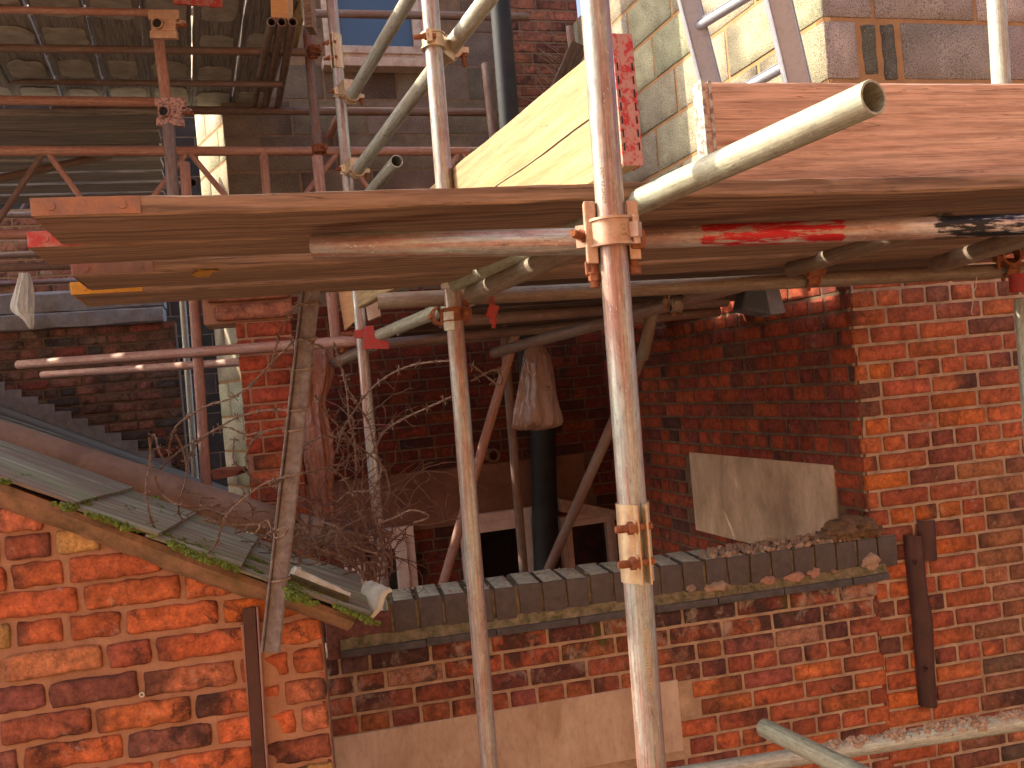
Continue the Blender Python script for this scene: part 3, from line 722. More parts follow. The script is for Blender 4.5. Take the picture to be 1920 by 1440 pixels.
# lead capping
g0 = FLF.hit(0, 626)[1]; g1 = FLF.hit(0, 592)[1]; lxr = FLF.hit(308, 600)[0]
lc = empty('lead_capping', FLF.w(-3, LZT, 0), 'grey lead covered capping and gutter along the sooty wall top', 'lead capping')
mb = MB()
def ladd(prof, x0, x1, n, amp):
    vs = []; fs = []; k = len(prof)
    for i in range(n+1):
        u = x0+(x1-x0)*i/n
        for j, (d, z) in enumerate(prof): vs.append(FLF.w(u, z+amp*noise.noise(Vector((u*4, j*1.3, 1))), d+amp*noise.noise(Vector((u*5, j*2.3, 4)))))
    for i in range(n):
        for j in range(k-1): fs.append((i*k+j, (i+1)*k+j, (i+1)*k+j+1, i*k+j+1))
    fs.append(tuple(range(k))[::-1]); fs.append(tuple(n*k+j for j in range(k))); return vs, fs
mb.add(*ladd([(-.3, LZT), (.06, LZT-.01), (.075, LZT+.0), (.075, LZT+.10), (.065, LZT+.115), (-.3, LZT+.12)], -6.2, lxr, 60, .012)); mb.build('lower_lead', M_LEAD, lc, True)
mb = MB(); mb.add(*ladd([(-.3, LZT+.13), (.02, LZT+.12), (.035, LZT+.13), (.02, LZT+.27), (-.06, LZT+.30), (-.3, LZT+.31)], -6.2, lxr+.01, 60, .012)); mb.build('upper_lead', M_LEAD, lc, True)
# brick stub above the capping, far away
fr = Frame((0, 9.2), 0); q = fr.hit(0, 560); q2 = fr.hit(160, 470)
mb = MB(); field(mb, fr, -7.2, q2[0], q[1]-.3, 2.0, .078, .22, .012, [(3, (.46, .19, .10)), (2, (.40, .15, .08)), (1, (.5, .28, .17))], None, 'mixed', .001, .004, 1, 1)
backing(mb, fr, [(-7.2, q2[0], q[1]-.5, 2.0)], -.005, .2, step=.3); o = mb.build('brick_wall', [M_BR_B, M_MO_Y]); meta(o, 'pale orange brick wall far behind the tubes at the left edge', 'brick wall')
# a tall far building that closes the view behind the left scaffold
fr = Frame((0, 11.0), 0)
mb = MB(); PALX = [(3, (.085, .065, .05)), (2, (.065, .05, .04))]
field(mb, fr, -12, .5, -2, 7.5, .228, .45, .012, PALX, None, 'block', .001, .003, 1, 1); backing(mb, fr, [(-12, .5, -4, 7.5)], -.004, .3, step=.6)
o = mb.build('block_wall', [M_BLOCKD, M_MO_BB]); meta(o, 'tall grey block wall far behind the left scaffold', 'wall')

# ================================================================== LEAN-TO ROOF
def onLW(px, py, d=0): return FLW.w(*FLW.hit(px, py, d), d)
r0 = onLW(0, 905, .06); r1 = onLW(682, 1163, .06)
sdir = (r1-r0).normalized(); back = Vector((0, 1, 0)); back = (back-sdir*back.dot(sdir)).normalized(); rn = sdir.cross(back).normalized()
if rn.z < 0: rn = -rn
Lr = (r1-r0).length
rf = empty('lean_to_roof', r0, 'sloping lean-to roof of mossy green sheets over the rough brick gable', 'roof')
bounds = [-1.3, FLW.hit(122, 950)[0]*0, 0, 0]
def sp(px, py): return (onLW(px, py, .06)-r0).dot(sdir)
bs = [-1.2, -.45, sp(125, 955)+.0, sp(285, 1010), sp(440, 1065), Lr]
DEP = .74
for i in range(len(bs)-1):
    a, b = bs[i]-.02, bs[i+1]+.012
    base = r0 + sdir*a + rn*(.004+.006*(0))
    tl = rn*(.007)
    p0 = r0+sdir*a+rn*.001; p1 = r0+sdir*b+rn*.012
    L_ = (p1-p0)
    o = board('roof_sheet', p0, L_, back*DEP, rn*.009, M_ROOF, rf, sub=30, wob=.0012, seed=i)
# cement verge fillet under the sheets
mb = MB(); n = 60; vs = []; fs = []
for i in range(n+1):
    s_ = -1.2+(Lr+1.2-.02)*i/n; c = r0+sdir*s_; hgt = .062 + .006*noise.noise(Vector((s_*7, 0, 0)))+.004*noise.noise(Vector((s_*25, 0, 2)))
    if s_ > sp(500, 1090): hgt = .05-.01*(s_-sp(500, 1090))
    for (dy, dz) in ((-.0, -.002), (-.01, -.3*hgt), (.006, -.75*hgt), (.03, -hgt), (.12, -hgt), (.12, -.002)):
        vs.append(c+Vector((0, 1, 0))*(dy+.012+.003*noise.noise(Vector((s_*20, dz*30, 3))))+rn*dz)
for i in range(n):
    for j in range(6):
        m = (j+1) % 6; fs.append((i*6+j, i*6+m, (i+1)*6+m, (i+1)*6+j)[::-1])
fs += [tuple(range(6)), tuple(n*6+j for j in range(6))[::-1]]
mb.add(vs, fs); M_VERGE = m_simple('verge_cement', (.15, .09, .035), (.34, .17, .09), 12, .95, 0, .9, .006)
mb.build('cement_verge', M_VERGE, rf, True)
# second roof behind the pipe
qa, qb = FLF.w(*FLF.hit(-120, 716), .01), FLF.w(*FLF.hit(460, 925), .01)
qc, qd = P(560, 1010, 3.6), P(-160, 800, 3.0)
slab('slate_roof', [qa, qd, qc, qb], Vector((0, 0, -.03)), m_simple('dusty_slate', (.08, .065, .05), (.045, .038, .03), 16, .95), label='dark slate roof slope between the brown pipe and the sooty wall', cat='roof')
# stepped lead flashing
fl = empty('stepped_flashing', FLF.w(*FLF.hit(100, 800)), 'stepped grey lead flashing where the slate roof meets the sooty wall', 'flashing')
for i in range(13):
    x0 = -85+i*31.0; yt = 690+i*13.6
    yb = 742+(x0)*.36+14
    if i > 10: yt += 6
    c1, c2, c3, c4 = FLF.hit(x0, yt), FLF.hit(x0+33, yt+2-3), FLF.hit(x0+36, yb+20), FLF.hit(x0, yb+8)
    slab('flashing_step', [FLF.w(*c1, .02+.002*(i % 3)), FLF.w(*c4, .03), FLF.w(*c3, .03), FLF.w(*c2, .02+.002*(i % 3))], Vector((0, .018, 0)), M_LEAD, fl, bevel=.004)
# big brown pipe
def wpx(px, py, w_, dia): return P(px, py, FPX*dia/w_)
pp, pq = wpx(0, 822, 66, .115), wpx(520, 982, 60, .115)
pobj = tube('brown_pipe', pp, pq, M_PIPE, 'large brown plastic pipe lying down the slope of the lean-to roof', 'pipe', e0=1.2, e1=.0, r=.0575, seg=40)
d = (pq-pp).normalized()
mb = MB()
for kk, (o_, rr, ww) in enumerate(((.03, .064, .07), (.10, .060, .03), (.15, .066, .035), (.21, .062, .03))): mb.ring(pq+d*(o_-.02), d, .045, rr, ww, 32)
mb.path([pq+d*.1, pq+d*.2, pq+d*.26+Vector((0, .03, 0)), pq+d*.30+Vector((0, .1, -.01)), pq+d*.31+Vector((0, .3, -.02))], .05, 20)
o = mb.build('pipe_bend', M_PIPE, None, True)
o.parent = pobj; o.matrix_parent_inverse = pobj.matrix_basis.inverted()

# moss
def moss(spots, label, mat):
    mb = MB()
    for (c, r, n_) in spots:
        for i in range(n_):
            a = random.random()*2*PI; rr = r*math.sqrt(random.random()); p = c+sdir*(math.cos(a)*rr*1.6)+back*(math.sin(a)*rr*.7)+rn*(random.random()*.006)
            e = Vector((random.gauss(0, 1), random.gauss(0, 1), random.gauss(0, 1)+.6)).normalized()*random.uniform(.0015, .0045)
            g = Vector((random.gauss(0, 1), random.gauss(0, 1), random.gauss(0, 1))).normalized()*.0014
            mb.add([p-g, p+g, p+e], [(0, 1, 2)])
            if random.random() < .35:
                s_ = random.uniform(.002, .005); mb.box(p-rn*.002, (s_, s_, s_*.7), Matrix.Rotation(random.random()*3, 3, Vector((random.random(), random.random(), 1))))
    o = mb.build('moss', mat); meta(o, label, 'moss', kind='stuff'); return o
def onroof(px, py, h=.012):
    d_ = ray(px, py); t = (r0+rn*h).dot(rn)/d_.dot(rn); return d_*t
sp1 = []
for (x0, y0, x1, y1, n_, r) in ((175, 968, 250, 990, 26, .010), (240, 952, 285, 1000, 22, .014), (325, 1020, 385, 1052, 30, .013), (380, 1025, 425, 1062, 26, .016), (400, 1020, 495, 1058, 46, .016), (385, 1040, 440, 1068, 20, .013), (128, 955, 205, 910, 16, .006), (120, 955, 160, 940, 12, .008), (288, 990, 300, 930, 10, .006), (525, 1068, 560, 1130, 30, .018), (535, 1100, 580, 1128, 20, .012), (590, 1110, 670, 1150, 34, .013), (640, 1140, 690, 1165, 24, .014), (240, 995, 300, 965, 16, .006)):
    n_ = int(n_*2.6)
    for i in range(n_):
        t_ = i/(n_-1); gg = random.gauss(0, 5); sp1.append((onroof(x0+(x1-x0)*t_+gg*1.6+random.gauss(0, 2), y0+(y1-y0)*t_+gg*.55+random.gauss(0, 1), .009), r*random.uniform(.12, .36), 24))
for (x0, y0, x1, y1) in ((0, 905, 60, 893), (125, 953, 205, 900), (205, 900, 230, 885), (285, 1005, 305, 950), (440, 1062, 470, 1020), (300, 1000, 490, 1075), (520, 1085, 600, 1120)):
    for i in range(34):
        t_ = i/33; sp1.append((onroof(x0+(x1-x0)*t_+random.gauss(0, 2), y0+(y1-y0)*t_+random.gauss(0, 1.5), .011), .003*random.uniform(.4, 1.3), 16))
moss(sp1, 'bright green moss growing in clumps along the roof sheet edges', M_MOSSY)

# broken white gutter piece on the roof, and gutter end
wg = []
ga, gb = onroof(545, 1078, .03), onroof(655, 1122, .03)
mb = MB(); n = 24; vs = []; fs = []; prof = [(-.002, -.03), (.0, .012), (.006, .022), (.014, .024), (.03, .018), (.034, .012), (.03, .010), (.014, .016), (.008, .012), (.008, -.03)]
gd = (gb-ga).normalized(); k = len(prof)
for i in range(n+1):
    t_ = i/n
    for j, (a_, h_) in enumerate(prof):
        sc = 1-.45*t_
        jit = Vector((random.gauss(0, 1), random.gauss(0, 1), random.gauss(0, 1)))*(.0028 if i < 4 else .0007)
        vs.append(ga+(gb-ga)*t_+back*a_*sc*1.3+rn*(h_*sc)+jit)
for i in range(n):
    for j in range(k):
        m = (j+1) % k; fs.append((i*k+j, i*k+m, (i+1)*k+m, (i+1)*k+j))
fs += [tuple(range(k)), tuple(n*k+j for j in range(k))[::-1]]
mb.add(vs, fs); o = mb.build('broken_gutter', M_WHITE, None, True)
meta(o, 'broken length of white painted gutter lying on the mossy roof edge', 'gutter')
M_DKSIDE = m_simple('mossy_underside', (.06, .05, .02), (.10, .08, .03), 60, .95, 0, .8, .004)
board('inner_face', ga+rn*-.03+back*-.006, gb-ga, rn*.034, back*-.008, M_DKSIDE, o, sub=10, wob=.002)
# curved end
mb = MB(); vs = []; fs = []; pr = []
ctr = P(690, 1112, 2.62)
Dg = 2.62
pts = [(688, 1163), (700, 1160), (712, 1148), (719, 1133), (722, 1120), (727, 1112), (735, 1109)]
inn = [(686, 1158), (697, 1154), (706, 1142), (712, 1128), (714, 1116), (722, 1106), (734, 1104)]
path_ = [P(x, y, Dg) for x, y in pts]; path_i = [P(x, y, Dg) for x, y in inn]
n = 10; bv = Vector((-.16, .8, .0))
bv = Vector((-.035, .16, 0))
m_ = len(path_)
for i in range(n+1):
    for (A) in (path_, path_i):
        for j, p in enumerate(A): vs.append(p+bv*(i/n)+Vector((0, 0, .0015*math.sin(i*2+j))))
for i in range(n):
    for j in range(m_-1):
        b0 = i*2*m_; b1 = (i+1)*2*m_
        fs.append((b0+j, b0+j+1, b1+j+1, b1+j)); fs.append((b0+m_+j, b1+m_+j, b1+m_+j+1, b0+m_+j+1))
for b0 in (0, n*2*m_):
    for j in range(m_-1): fs.append((b0+j, b0+m_+j, b0+m_+j+1, b0+j+1))
for i in range(n):
    b0 = i*2*m_; b1 = (i+1)*2*m_
    fs.append((b0, b1, b1+m_, b0+m_)); fs.append((b0+m_-1, b0+2*m_-1, b1+2*m_-1, b1+m_-1))
mb.add(vs, fs); o = mb.build('gutter_end', M_WHITE, None, True); meta(o, 'curved white painted gutter end against the first coping brick', 'gutter')

# ================================================================== PARAPET COPING
ct = FP.hit(745, 1130, .02); c2_ = FP.hit(1600, 1012, .02); CZ = (ct[1]+c2_[1])/2
CH = .128
cop = empty('coping', FP.w(1, CZ-CH, 0), 'coping of dark blue bricks on edge along the top of the parapet', 'coping')
u = FP.hit(738, 1150)[0]; pitch = .0965; rng = random.Random(3)
cu0 = u; cend = cx+.06
while u < cend:
    mb = MB(); wd = pitch-.0105+rng.uniform(-.004, .004); j = lambda: rng.uniform(-.0025, .0025)
    zt = CZ+j(); zb_ = CZ-CH; dd = .02+j(); bk = -.205
    q = [FP.w(u+j(), zb_, dd), FP.w(u+wd+j(), zb_, dd+j()), FP.w(u+wd+j(), zt+j(), dd+j()), FP.w(u+j(), zt+j(), dd)]
    q2 = [FP.w(u+j(), zb_, bk), FP.w(u+wd+j(), zb_, bk), FP.w(u+wd+j(), zt+j(), bk), FP.w(u+j(), zt, bk)]
    mb.add(q+q2, [(0, 1, 2, 3), (7, 6, 5, 4), (0, 4, 5, 1), (1, 5, 6, 2), (3, 7, 4, 0)], mi=0); mb.add([], [])
    b = len(mb.v)-8; mb.f.append((b+2, b+6, b+7, b+3)); mb.mi.append(1)
    o = mb.build('coping_brick', [M_ENG, M_ENGT], cop, False, bevel=.006); smooth(o.data)
    try: o.data.set_sharp_from_angle(angle=math.radians(50))
    except Exception: pass
    u += pitch
mb = MB(); backing(mb, FP, [(cu0-.02, cend, CZ-CH-.002, CZ-.006)], .010, .20, 0, .03, .003); mb.build('joint_mortar', M_FILLET, cop)
# red end brick + purple brick under gutter
mb = MB(); one_brick(mb, FP, FP.hit(612, 1200)[0], cu0-.01, PZ-.01, CZ-.03, (.20, .085, .065, 1), .002, .015)
o = mb.build('end_brick', M_BR_P, cop, True)
# slate course
sc_ = empty('slate_course', FP.w(1, PZ, 0), 'thin projecting course of dark slates under the coping bricks', 'slate course')
ua = FP.hit(640, 1225)[0]; ub = FP.hit(1657, 1078)[0]; L1 = .30; u = ua; i = 0
while u < ub:
    l = min(L1*random.uniform(.85, 1.1), ub-u); dj = random.uniform(-.003, .004)
    slab('slate', [FP.w(u+.001, PZ+.002, .045+dj), FP.w(u+l-.002, PZ+.002+dj, .045+dj), FP.w(u+l-.002, PZ+.030+dj, .043+dj), FP.w(u+.001, PZ+.030, .043+dj)], FP.n*-.16, M_SLATE, sc_, bevel=.003)
    u += l
# mortar fillet sloping between slate and coping
mb = MB(); vs = []; fs = []; n = 220
zs = PZ+.032; zc = CZ-CH
for i in range(n+1):
    uu = ua+(ub-ua)*i/n; w1 = noise.noise(Vector((uu*9, 0, 0)))*.006; w2 = noise.noise(Vector((uu*40, 5, 0)))*.004
    for j, (d_, z_) in enumerate(((.036, zs-.002), (.034, zs+.004), (.025, zs+.4*(zc+.012-zs)), (.019, zc+.016), (.005, zc+.018))):
        vs.append(FP.w(uu, z_+(w1+w2)*(j*.35)+(noise.noise(Vector((uu*70, j*4, 2)))*.003), d_))
for i in range(n):
    for j in range(4): fs.append((i*5+j, (i+1)*5+j, (i+1)*5+j+1, i*5+j+1))
mb.add(vs, fs); mb.build('mortar_fillet', M_FILLET, sc_, True)
def lump(mb, c, rx, ry, rz, n=80, seed=0):
    bm = bmesh.new(); bmesh.ops.create_icosphere(bm, subdivisions=3, radius=1)
    vs = []
    for v in bm.verts:
        k = 1+.45*noise.noise(v.co*1.7+Vector((seed, 0, 0)))+.18*noise.noise(v.co*5+Vector((seed, 3, 0)))
        p = v.co*k; vs.append(c+FP.u*p.x*rx+FP.n*p.y*ry+Vector((0, 0, p.z*rz)))
    mb.add(vs, [tuple(v.index for v in f.verts) for f in bm.faces]); bm.free()
for i, (px, py, rx, rz, mt, lb) in enumerate(((1345, 1100, .05, .022, M_RUBBLE, 'tan mortar lump on the slates, leftmost of the droppings'), (1440, 1088, .032, .018, M_RUBP, 'small pink mortar dropping on the slates'),
        (1490, 1083, .045, .022, M_RUBP, 'wide pink mortar dropping on the slates'), (1525, 1075, .03, .02, M_RUBP, 'rounded pink mortar dropping on the slates'), (1632, 1052, .05, .035, M_RUBBLE, 'brown mortar heap at the right end of the slates'),
        (1295, 1103, .022, .014, M_RUBBLE, 'tiny brown mortar crumb pile left of the tan lump'), (1562, 1071, .012, .008, M_RUBP, 'single pink pebble on the slates'))):
    mb = MB(); h = FP.hit(px, py, .02); lump(mb, FP.w(h[0], h[1], .012), rx, .028, rz, seed=i*7.3)
    o = mb.build('mortar_lump', mt, None, True); meta(o, lb, 'mortar lump', 'mortar droppings')
mb = MB(); h = FP.hit(1605, 985, 0)
for i in range(7): lump(mb, FP.w(h[0]-.09+i*.028, h[1]-.015-.006*abs(i-3)+.02*(i % 2), -.04+.01*(i % 3)), .05, .06, .035, seed=i*3.1+50)
o = mb.build('mortar_heap', m_simple('crumbling_mortar', (.26, .15, .08), (.15, .09, .05), 40, .95, 0, 1, .012), None, True); meta(o, 'crumbling brown mortar heap where the coping meets the brick building', 'mortar heap')
mb = MB()
for i in range(750):
    t_ = random.random()**.7; uu = FP.hit(1330, 1035)[0]*(1-t_)+FP.hit(1600, 1000)[0]*t_+random.gauss(0, .02); dd = -random.random()*.18+.01
    s_ = random.uniform(.0015, .0075)*(1 if random.random() < .85 else 1.6)
    mb.box(FP.w(uu, CZ+s_*.6+random.random()*.022*t_*max(0, 1-abs(dd+.09)/.09), dd), (s_, s_*random.uniform(.6, 1), s_*.7), Matrix.Rotation(random.random()*6, 3, Vector((random.random(), random.random(), random.random()+.1)).normalized()))
for i in range(260):
    uu = random.uniform(cu0, cend); s_ = random.uniform(.001, .004); mb.box(FP.w(uu, CZ+s_*.5, -random.random()*.19), (s_, s_, s_*.6), Matrix.Rotation(random.random()*6, 3, Vector((.3, .5, .7))))
o = mb.build('rubble', M_RUBBLE); meta(o, 'crumbs of sandy mortar scattered over the coping tops', 'rubble', kind='stuff')

# ================================================================== FRONT SCAFFOLD
s1t, s1b = P(1115, 0, 1.515), P(1222, 1440, 1.515)
S1 = tube('scaffold_standard', s1b, s1t, M_GALVP, 'nearest tall galvanised standard, full height right of centre', 'scaffold tube', 'scaffold standards', 2.9, .6)
s2t, s2b = P(806, 0, 2.50), P(918, 1440, 2.50)
S2 = tube('scaffold_standard', s2b, s2t, M_GALVP, 'galvanised standard in the middle, passing in front of the coping', 'scaffold tube', 'scaffold standards', 2.4, .6)
s3t, s3b = P(622, 0, 3.85), P(716, 1060, 3.85)
S3 = tube('scaffold_standard', s3b, s3t, M_GALVP, 'thinner-looking galvanised standard rising from the dead creeper', 'scaffold tube', 'scaffold standards', 1.6, .6)
def on(seg, py):
    a, b = seg  # top, bottom pts; returns point whose image row is py
    lo, hi = 0.0, 1.0
    f_ = lambda p: 720-FPX*p.dot(CU)/p.dot(F)
    for _ in range(40):
        m = (lo+hi)/2
        if f_(a.lerp(b, m)) < py: lo = m
        else: hi = m
    return a.lerp(b, lo)
A1 = s1t-s1b; A2 = s2t-s2b; A3 = s3t-s3b
# ledgers and transoms
lg0, lg1 = P(588, 461, 1.66), P(1150, 452, 1.60)
tube('scaffold_ledger', lg0, lg1, M_GALVP, 'short pinkish ledger with a cut end, left of the near standard', 'scaffold tube', 'scaffold ledgers', 0, .02)
tube('scaffold_ledger', P(1196, 446, 1.95), P(1920, 421, 1.95), M_LEDGER, 'ledger with worn red and black paint right of the near standard', 'scaffold tube', 'scaffold ledgers', 0, .5)
tr0, tr1 = P(850, 533, 2.50), P(1638, 182, 1.20)
TR = tube('scaffold_transom', tr0, tr1, M_GREEN, 'thick-looking pale transom pointing at the camera with an open end at upper right', 'scaffold tube', 'scaffold transoms')
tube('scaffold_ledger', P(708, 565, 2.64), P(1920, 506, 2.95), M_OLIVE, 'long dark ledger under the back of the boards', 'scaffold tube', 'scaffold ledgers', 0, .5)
T((885, 552, 34), (1100, 455, 44), M_OLIVE, 'brown transom lying close beside the pale transom under the boards', 0, .1)
T((1490, 503, 30), (1640, 455, 34), M_OLIVE, 'brown transom with pale rings under the boards at right', .02, .25)
T((1755, 497, 32), (1935, 440, 38), M_OLIVE, 'dark transom under the boards at the right edge', .0, .2)
T((702, 632, 21), (880, 560, 30), M_GREEN, 'pale green transom between the red coupler and the middle standard', .1, .02)
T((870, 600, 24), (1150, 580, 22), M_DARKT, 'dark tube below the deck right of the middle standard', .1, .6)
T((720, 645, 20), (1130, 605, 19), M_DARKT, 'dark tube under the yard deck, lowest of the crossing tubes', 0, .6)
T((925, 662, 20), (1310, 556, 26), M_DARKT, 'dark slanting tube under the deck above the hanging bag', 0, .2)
T((1222, 590, 23), (1205, 670, 22), M_OLIVE, 'short stub tube hanging down below the deck', .05, 0)
T((1205, 665, 20), (1032, 1060, 19), M_DARKT, 'dark diagonal brace leaning across the shaded yard wall', 0, .6)
T((938, 725, 18), (832, 1090, 18), M_RUST, 'rusty diagonal brace crossing behind the middle standard', .3, .6)
T((948, 665, 17), (982, 1070, 17), M_DARKT, 'thin-looking upright in front of the yard window', .2, .6)
T((35, 684, 17), (655, 640, 21), M_RUST, 'long pink rusty tube crossing in front of the sooty wall, upper of two', 0, .05)
T((80, 703, 13), (560, 672, 17), M_RUST, 'long red-brown tube just below the pink one, lower of two', 0, .2)
T((620, 540, 20), (632, 655, 20), M_RUST, 'short rusty upright behind the flat iron post', .6, 0)
T((362, 540, 19), (386, 895, 19), M_RUST, 'brown upright standing between the sooty wall and the cream pier', .6, .3)
T((342, 560, 12), (366, 890, 12), M_GALV, 'pale thin upright left of the brown upright', .6, .3)
T((585, 700, 18), (700, 648, 21), M_GALVP, 'short tube passing behind the thin standard below the red coupler', .0, 0)
# couplers at the near joint
J = on((s1t, s1b), 437); Jl = P(1142, 452, 1.60)
cl = coupler(J, -A1, Jl+F*.0, (lg1-lg0), 'large right-angle coupler clamping the ledger to the nearest standard', M_COUP, bd=-F*.95+CR*-.5, L=.055, s=1.25, body=False)
x_, y_, z_ = axes(A1, F)
mb = MB(); MJ = Matrix((CR, F, z_)).transposed()
for sx, zc_, hh in ((-1, .0, .052), (1, .004, .049)):
    mb.box(J+CR*.0355*sx+F*.004+z_*zc_, (.0095, .014, hh), MJ)
mb.ring(J-z_*.0, A1, .030, .040, .098, 26, -1.5, 1.5, F); mb.build('saddle', M_COUP, cl, False, bevel=.003)
mb = MB(); mb.box(J+CR*.041-z_*.012-F*.008, (.012, .008, .016), MJ); mb.build('lug', M_RUSTY, cl, False, bevel=.003)
mb = MB(); mb.box(J-CR*.038-z_*.058+F*.01, (.010, .010, .012), MJ); mb.build('lug', M_RUSTY, cl, False, bevel=.003)
for sx in (-1, 1):
    boltobj(cl, J+CR*(.034*sx)+F*.006-z_*.045, -z_, .045 if sx < 0 else .022, nutat=.5, r=.008)
    None
# embossed lettering on the coupler band
def text(body, size, p, xdir, ydir, mat, parent, name='lettering', curve_r=None, axis=None):
    cu = bpy.data.curves.new('txt', 'FONT'); cu.body = body; cu.size = size; cu.extrude = .0006; cu.align_x = 'CENTER'; cu.align_y = 'CENTER'
    tmp = bpy.data.objects.new('txt', cu); COL.objects.link(tmp)
    dg = bpy.context.evaluated_depsgraph_get(); me = bpy.data.meshes.new_from_object(tmp.evaluated_get(dg)); bpy.data.objects.remove(tmp)
    me.materials.clear()
    z = xdir.cross(ydir).normalized()
    M = Matrix(((xdir.x, ydir.x, z.x, p.x), (xdir.y, ydir.y, z.y, p.y), (xdir.z, ydir.z, z.z, p.z), (0, 0, 0, 1)))
    if curve_r:
        for v in me.vertices:   # bend x round radius
            a = v.co.x/curve_r; r_ = curve_r+v.co.z; v.co.x = r_*math.sin(a); v.co.z = r_*math.cos(a)-curve_r
    return link(name, me, mat, parent, M)
zu = A1.normalized(); zf = (-F - zu*(-F).dot(zu)).normalized(); xr = zu.cross(zf)
ang = .45; zo = (zf*math.cos(ang)+xr*math.sin(ang)).normalized(); xo = zu.cross(zo)
text('BSE\nST\nEN74', .008, J+zo*.0362, xo, zu, M_COUPY, cl, curve_r=.036)
ang = -.55; zo = (zf*math.cos(ang)+xr*math.sin(ang)).normalized(); xo = zu.cross(zo)
pt = on((s1t, s1b), 350); text('EN39 4.0 BS1139', .0085, pt+zo*.0242, zu*-1, xo, M_COUPY, S1, 'embossed_mark')
ang = .15; zo = (zf*math.cos(ang)+xr*math.sin(ang)).normalized(); xo = zu.cross(zo)
pt = on((s1t, s1b), 1230); text('BS1139 4.0 EN39  S235', .0105, pt+zo*.0242, zu*-1, xo, M_COUPY, S1, 'embossed_mark')

# sleeve coupler on S1
def sleeve(seg, y0, y1, label, bdir, off):
    a = on(seg, y0); b = on(seg, y1); ax = (a-b).normalized(); L_ = (a-b).length; c = (a+b)/2
    t = empty('sleeve_coupler', c, label, 'sleeve coupler', 'sleeve couplers')
    g = (-F+CR*off).normalized(); mb = MB()
    mb.ring(c, ax, .0248, .0278, L_, 30, .30, 2*PI-.30, g)
    x, y, z = axes(ax, g)
    for sgn in (-1, 1):
        e = x*math.cos(.30)+y*math.sin(.30)*sgn
        M = Matrix((x, y, z)).transposed(); mb.box(c+e*.027+x*.007, (.009, .0016, L_/2), M)
    mb.build('shell', M_COUPY, t, True)
    for k_ in (-.22, .22):
        p = c+ax*(k_*L_)+x*.034+y*0
        side = y if y.dot(CR) < 0 else -y
        boltobj(t, p-side*.018, side, .062, .006, nutat=.48)
        mb = MB(); M = Matrix((x, side, z)).transposed()
        mb.box(p-x*.003+side*.010, (.010, .005, .013), M); mb.build('lug', M_COUPY, t, bevel=.002)
    return t
sleeve((s1t, s1b), 942, 1088, 'long split sleeve coupler with two rusty bolts low on the nearest standard', None, .25)
sleeve((s3t, s3b), 66, 130, 'brassy sleeve coupler high on the thinner-looking standard', None, -.3)

# handrails
h1a, h1b = P(658, 182, 3.75), P(765, 0, 3.04)
tube('scaffold_guardrail', h1a, h1b, M_GALV, 'upper galvanised guard rail rising from the thinner-looking standard', 'scaffold tube', 'guard rails', .03, .5)
h2a, h2b = P(668, 322, 3.75), P(843, 92, 2.62)
tube('scaffold_guardrail', h2a, h2b, M_GALV, 'long galvanised guard rail passing the middle standard', 'scaffold tube', 'guard rails', .03, 1.0)
tube('scaffold_tube', P(744, 302, 3.4), P(640, 425, 4.5), M_GALV, 'short open-ended galvanised tube poking up behind the boards', 'scaffold tube', 'guard rails', 0, 0)
T((650, 190, 15), (612, 265, 14), M_RUST, 'rusty short tube behind the upper guard rail', .0, .05)
coupler(on((s3t, s3b), 176), A3, h1a+(h1b-h1a)*.02, h1b-h1a, 'swivel coupler holding the upper guard rail', M_COUPY, bd=-CR, L=.05)
coupler(on((s3t, s3b), 320), A3, h2a+(h2b-h2a)*.02, h2b-h2a, 'swivel coupler at the lower end of the long guard rail', M_COUPY, bd=-CR, L=.05)
coupler(on((s2t, s2b), 78), A2, h2b, h2b-h2a, 'swivel coupler where the long guard rail meets the middle standard', M_COUPY, bd=-CR, L=.055, s=1.1)
# lower coupler at S2, S3
coupler(on((s2t, s2b), 590)+CR*.0, A2, P(868, 560, 2.62), CR, 'rusty coupler under the dark ledger at the middle standard', M_RUSTY, bd=-F)
mb = MB(); c = on((s2t, s2b), 568); mb.ring(c+A2.normalized()*-.05, A2, .0245, .031, .05, 24, PI*.5, PI*1.5, CR); mb.ring(c+A2.normalized()*.055, A2, .0245, .031, .03, 24, PI*.5, PI*1.5, CR)
o = mb.build('coupler_shell', M_WHITE, None, True); meta(o, 'pale zinc coupler shell on the left side of the middle standard', 'scaffold coupler', 'scaffold couplers')
# red single coupler
def bracket(px, py, D, label, mat):
    c = P(px, py, D); t = empty('board_clip', c, label, 'scaffold coupler', 'red couplers'); mb = MB(); z = A2.normalized()
    for i in range(3): mb.box(c+CR*(.006*(i-1))+z*.01, (.0018, .016, .028), Matrix((CR, F, z)).transposed())
    mb.box(c+CR*.0-z*.028, (.014, .015, .02), Matrix.Rotation(.4, 3, F) @ Matrix((CR, F, z)).transposed()); mb.build('jaw', mat, t, bevel=.003)
    boltobj(t, c-z*.045, -z, .03, .006, mat, .2); return t
bracket(922, 565, 2.55, 'small red coupler hanging below the dark ledger', M_REDC)
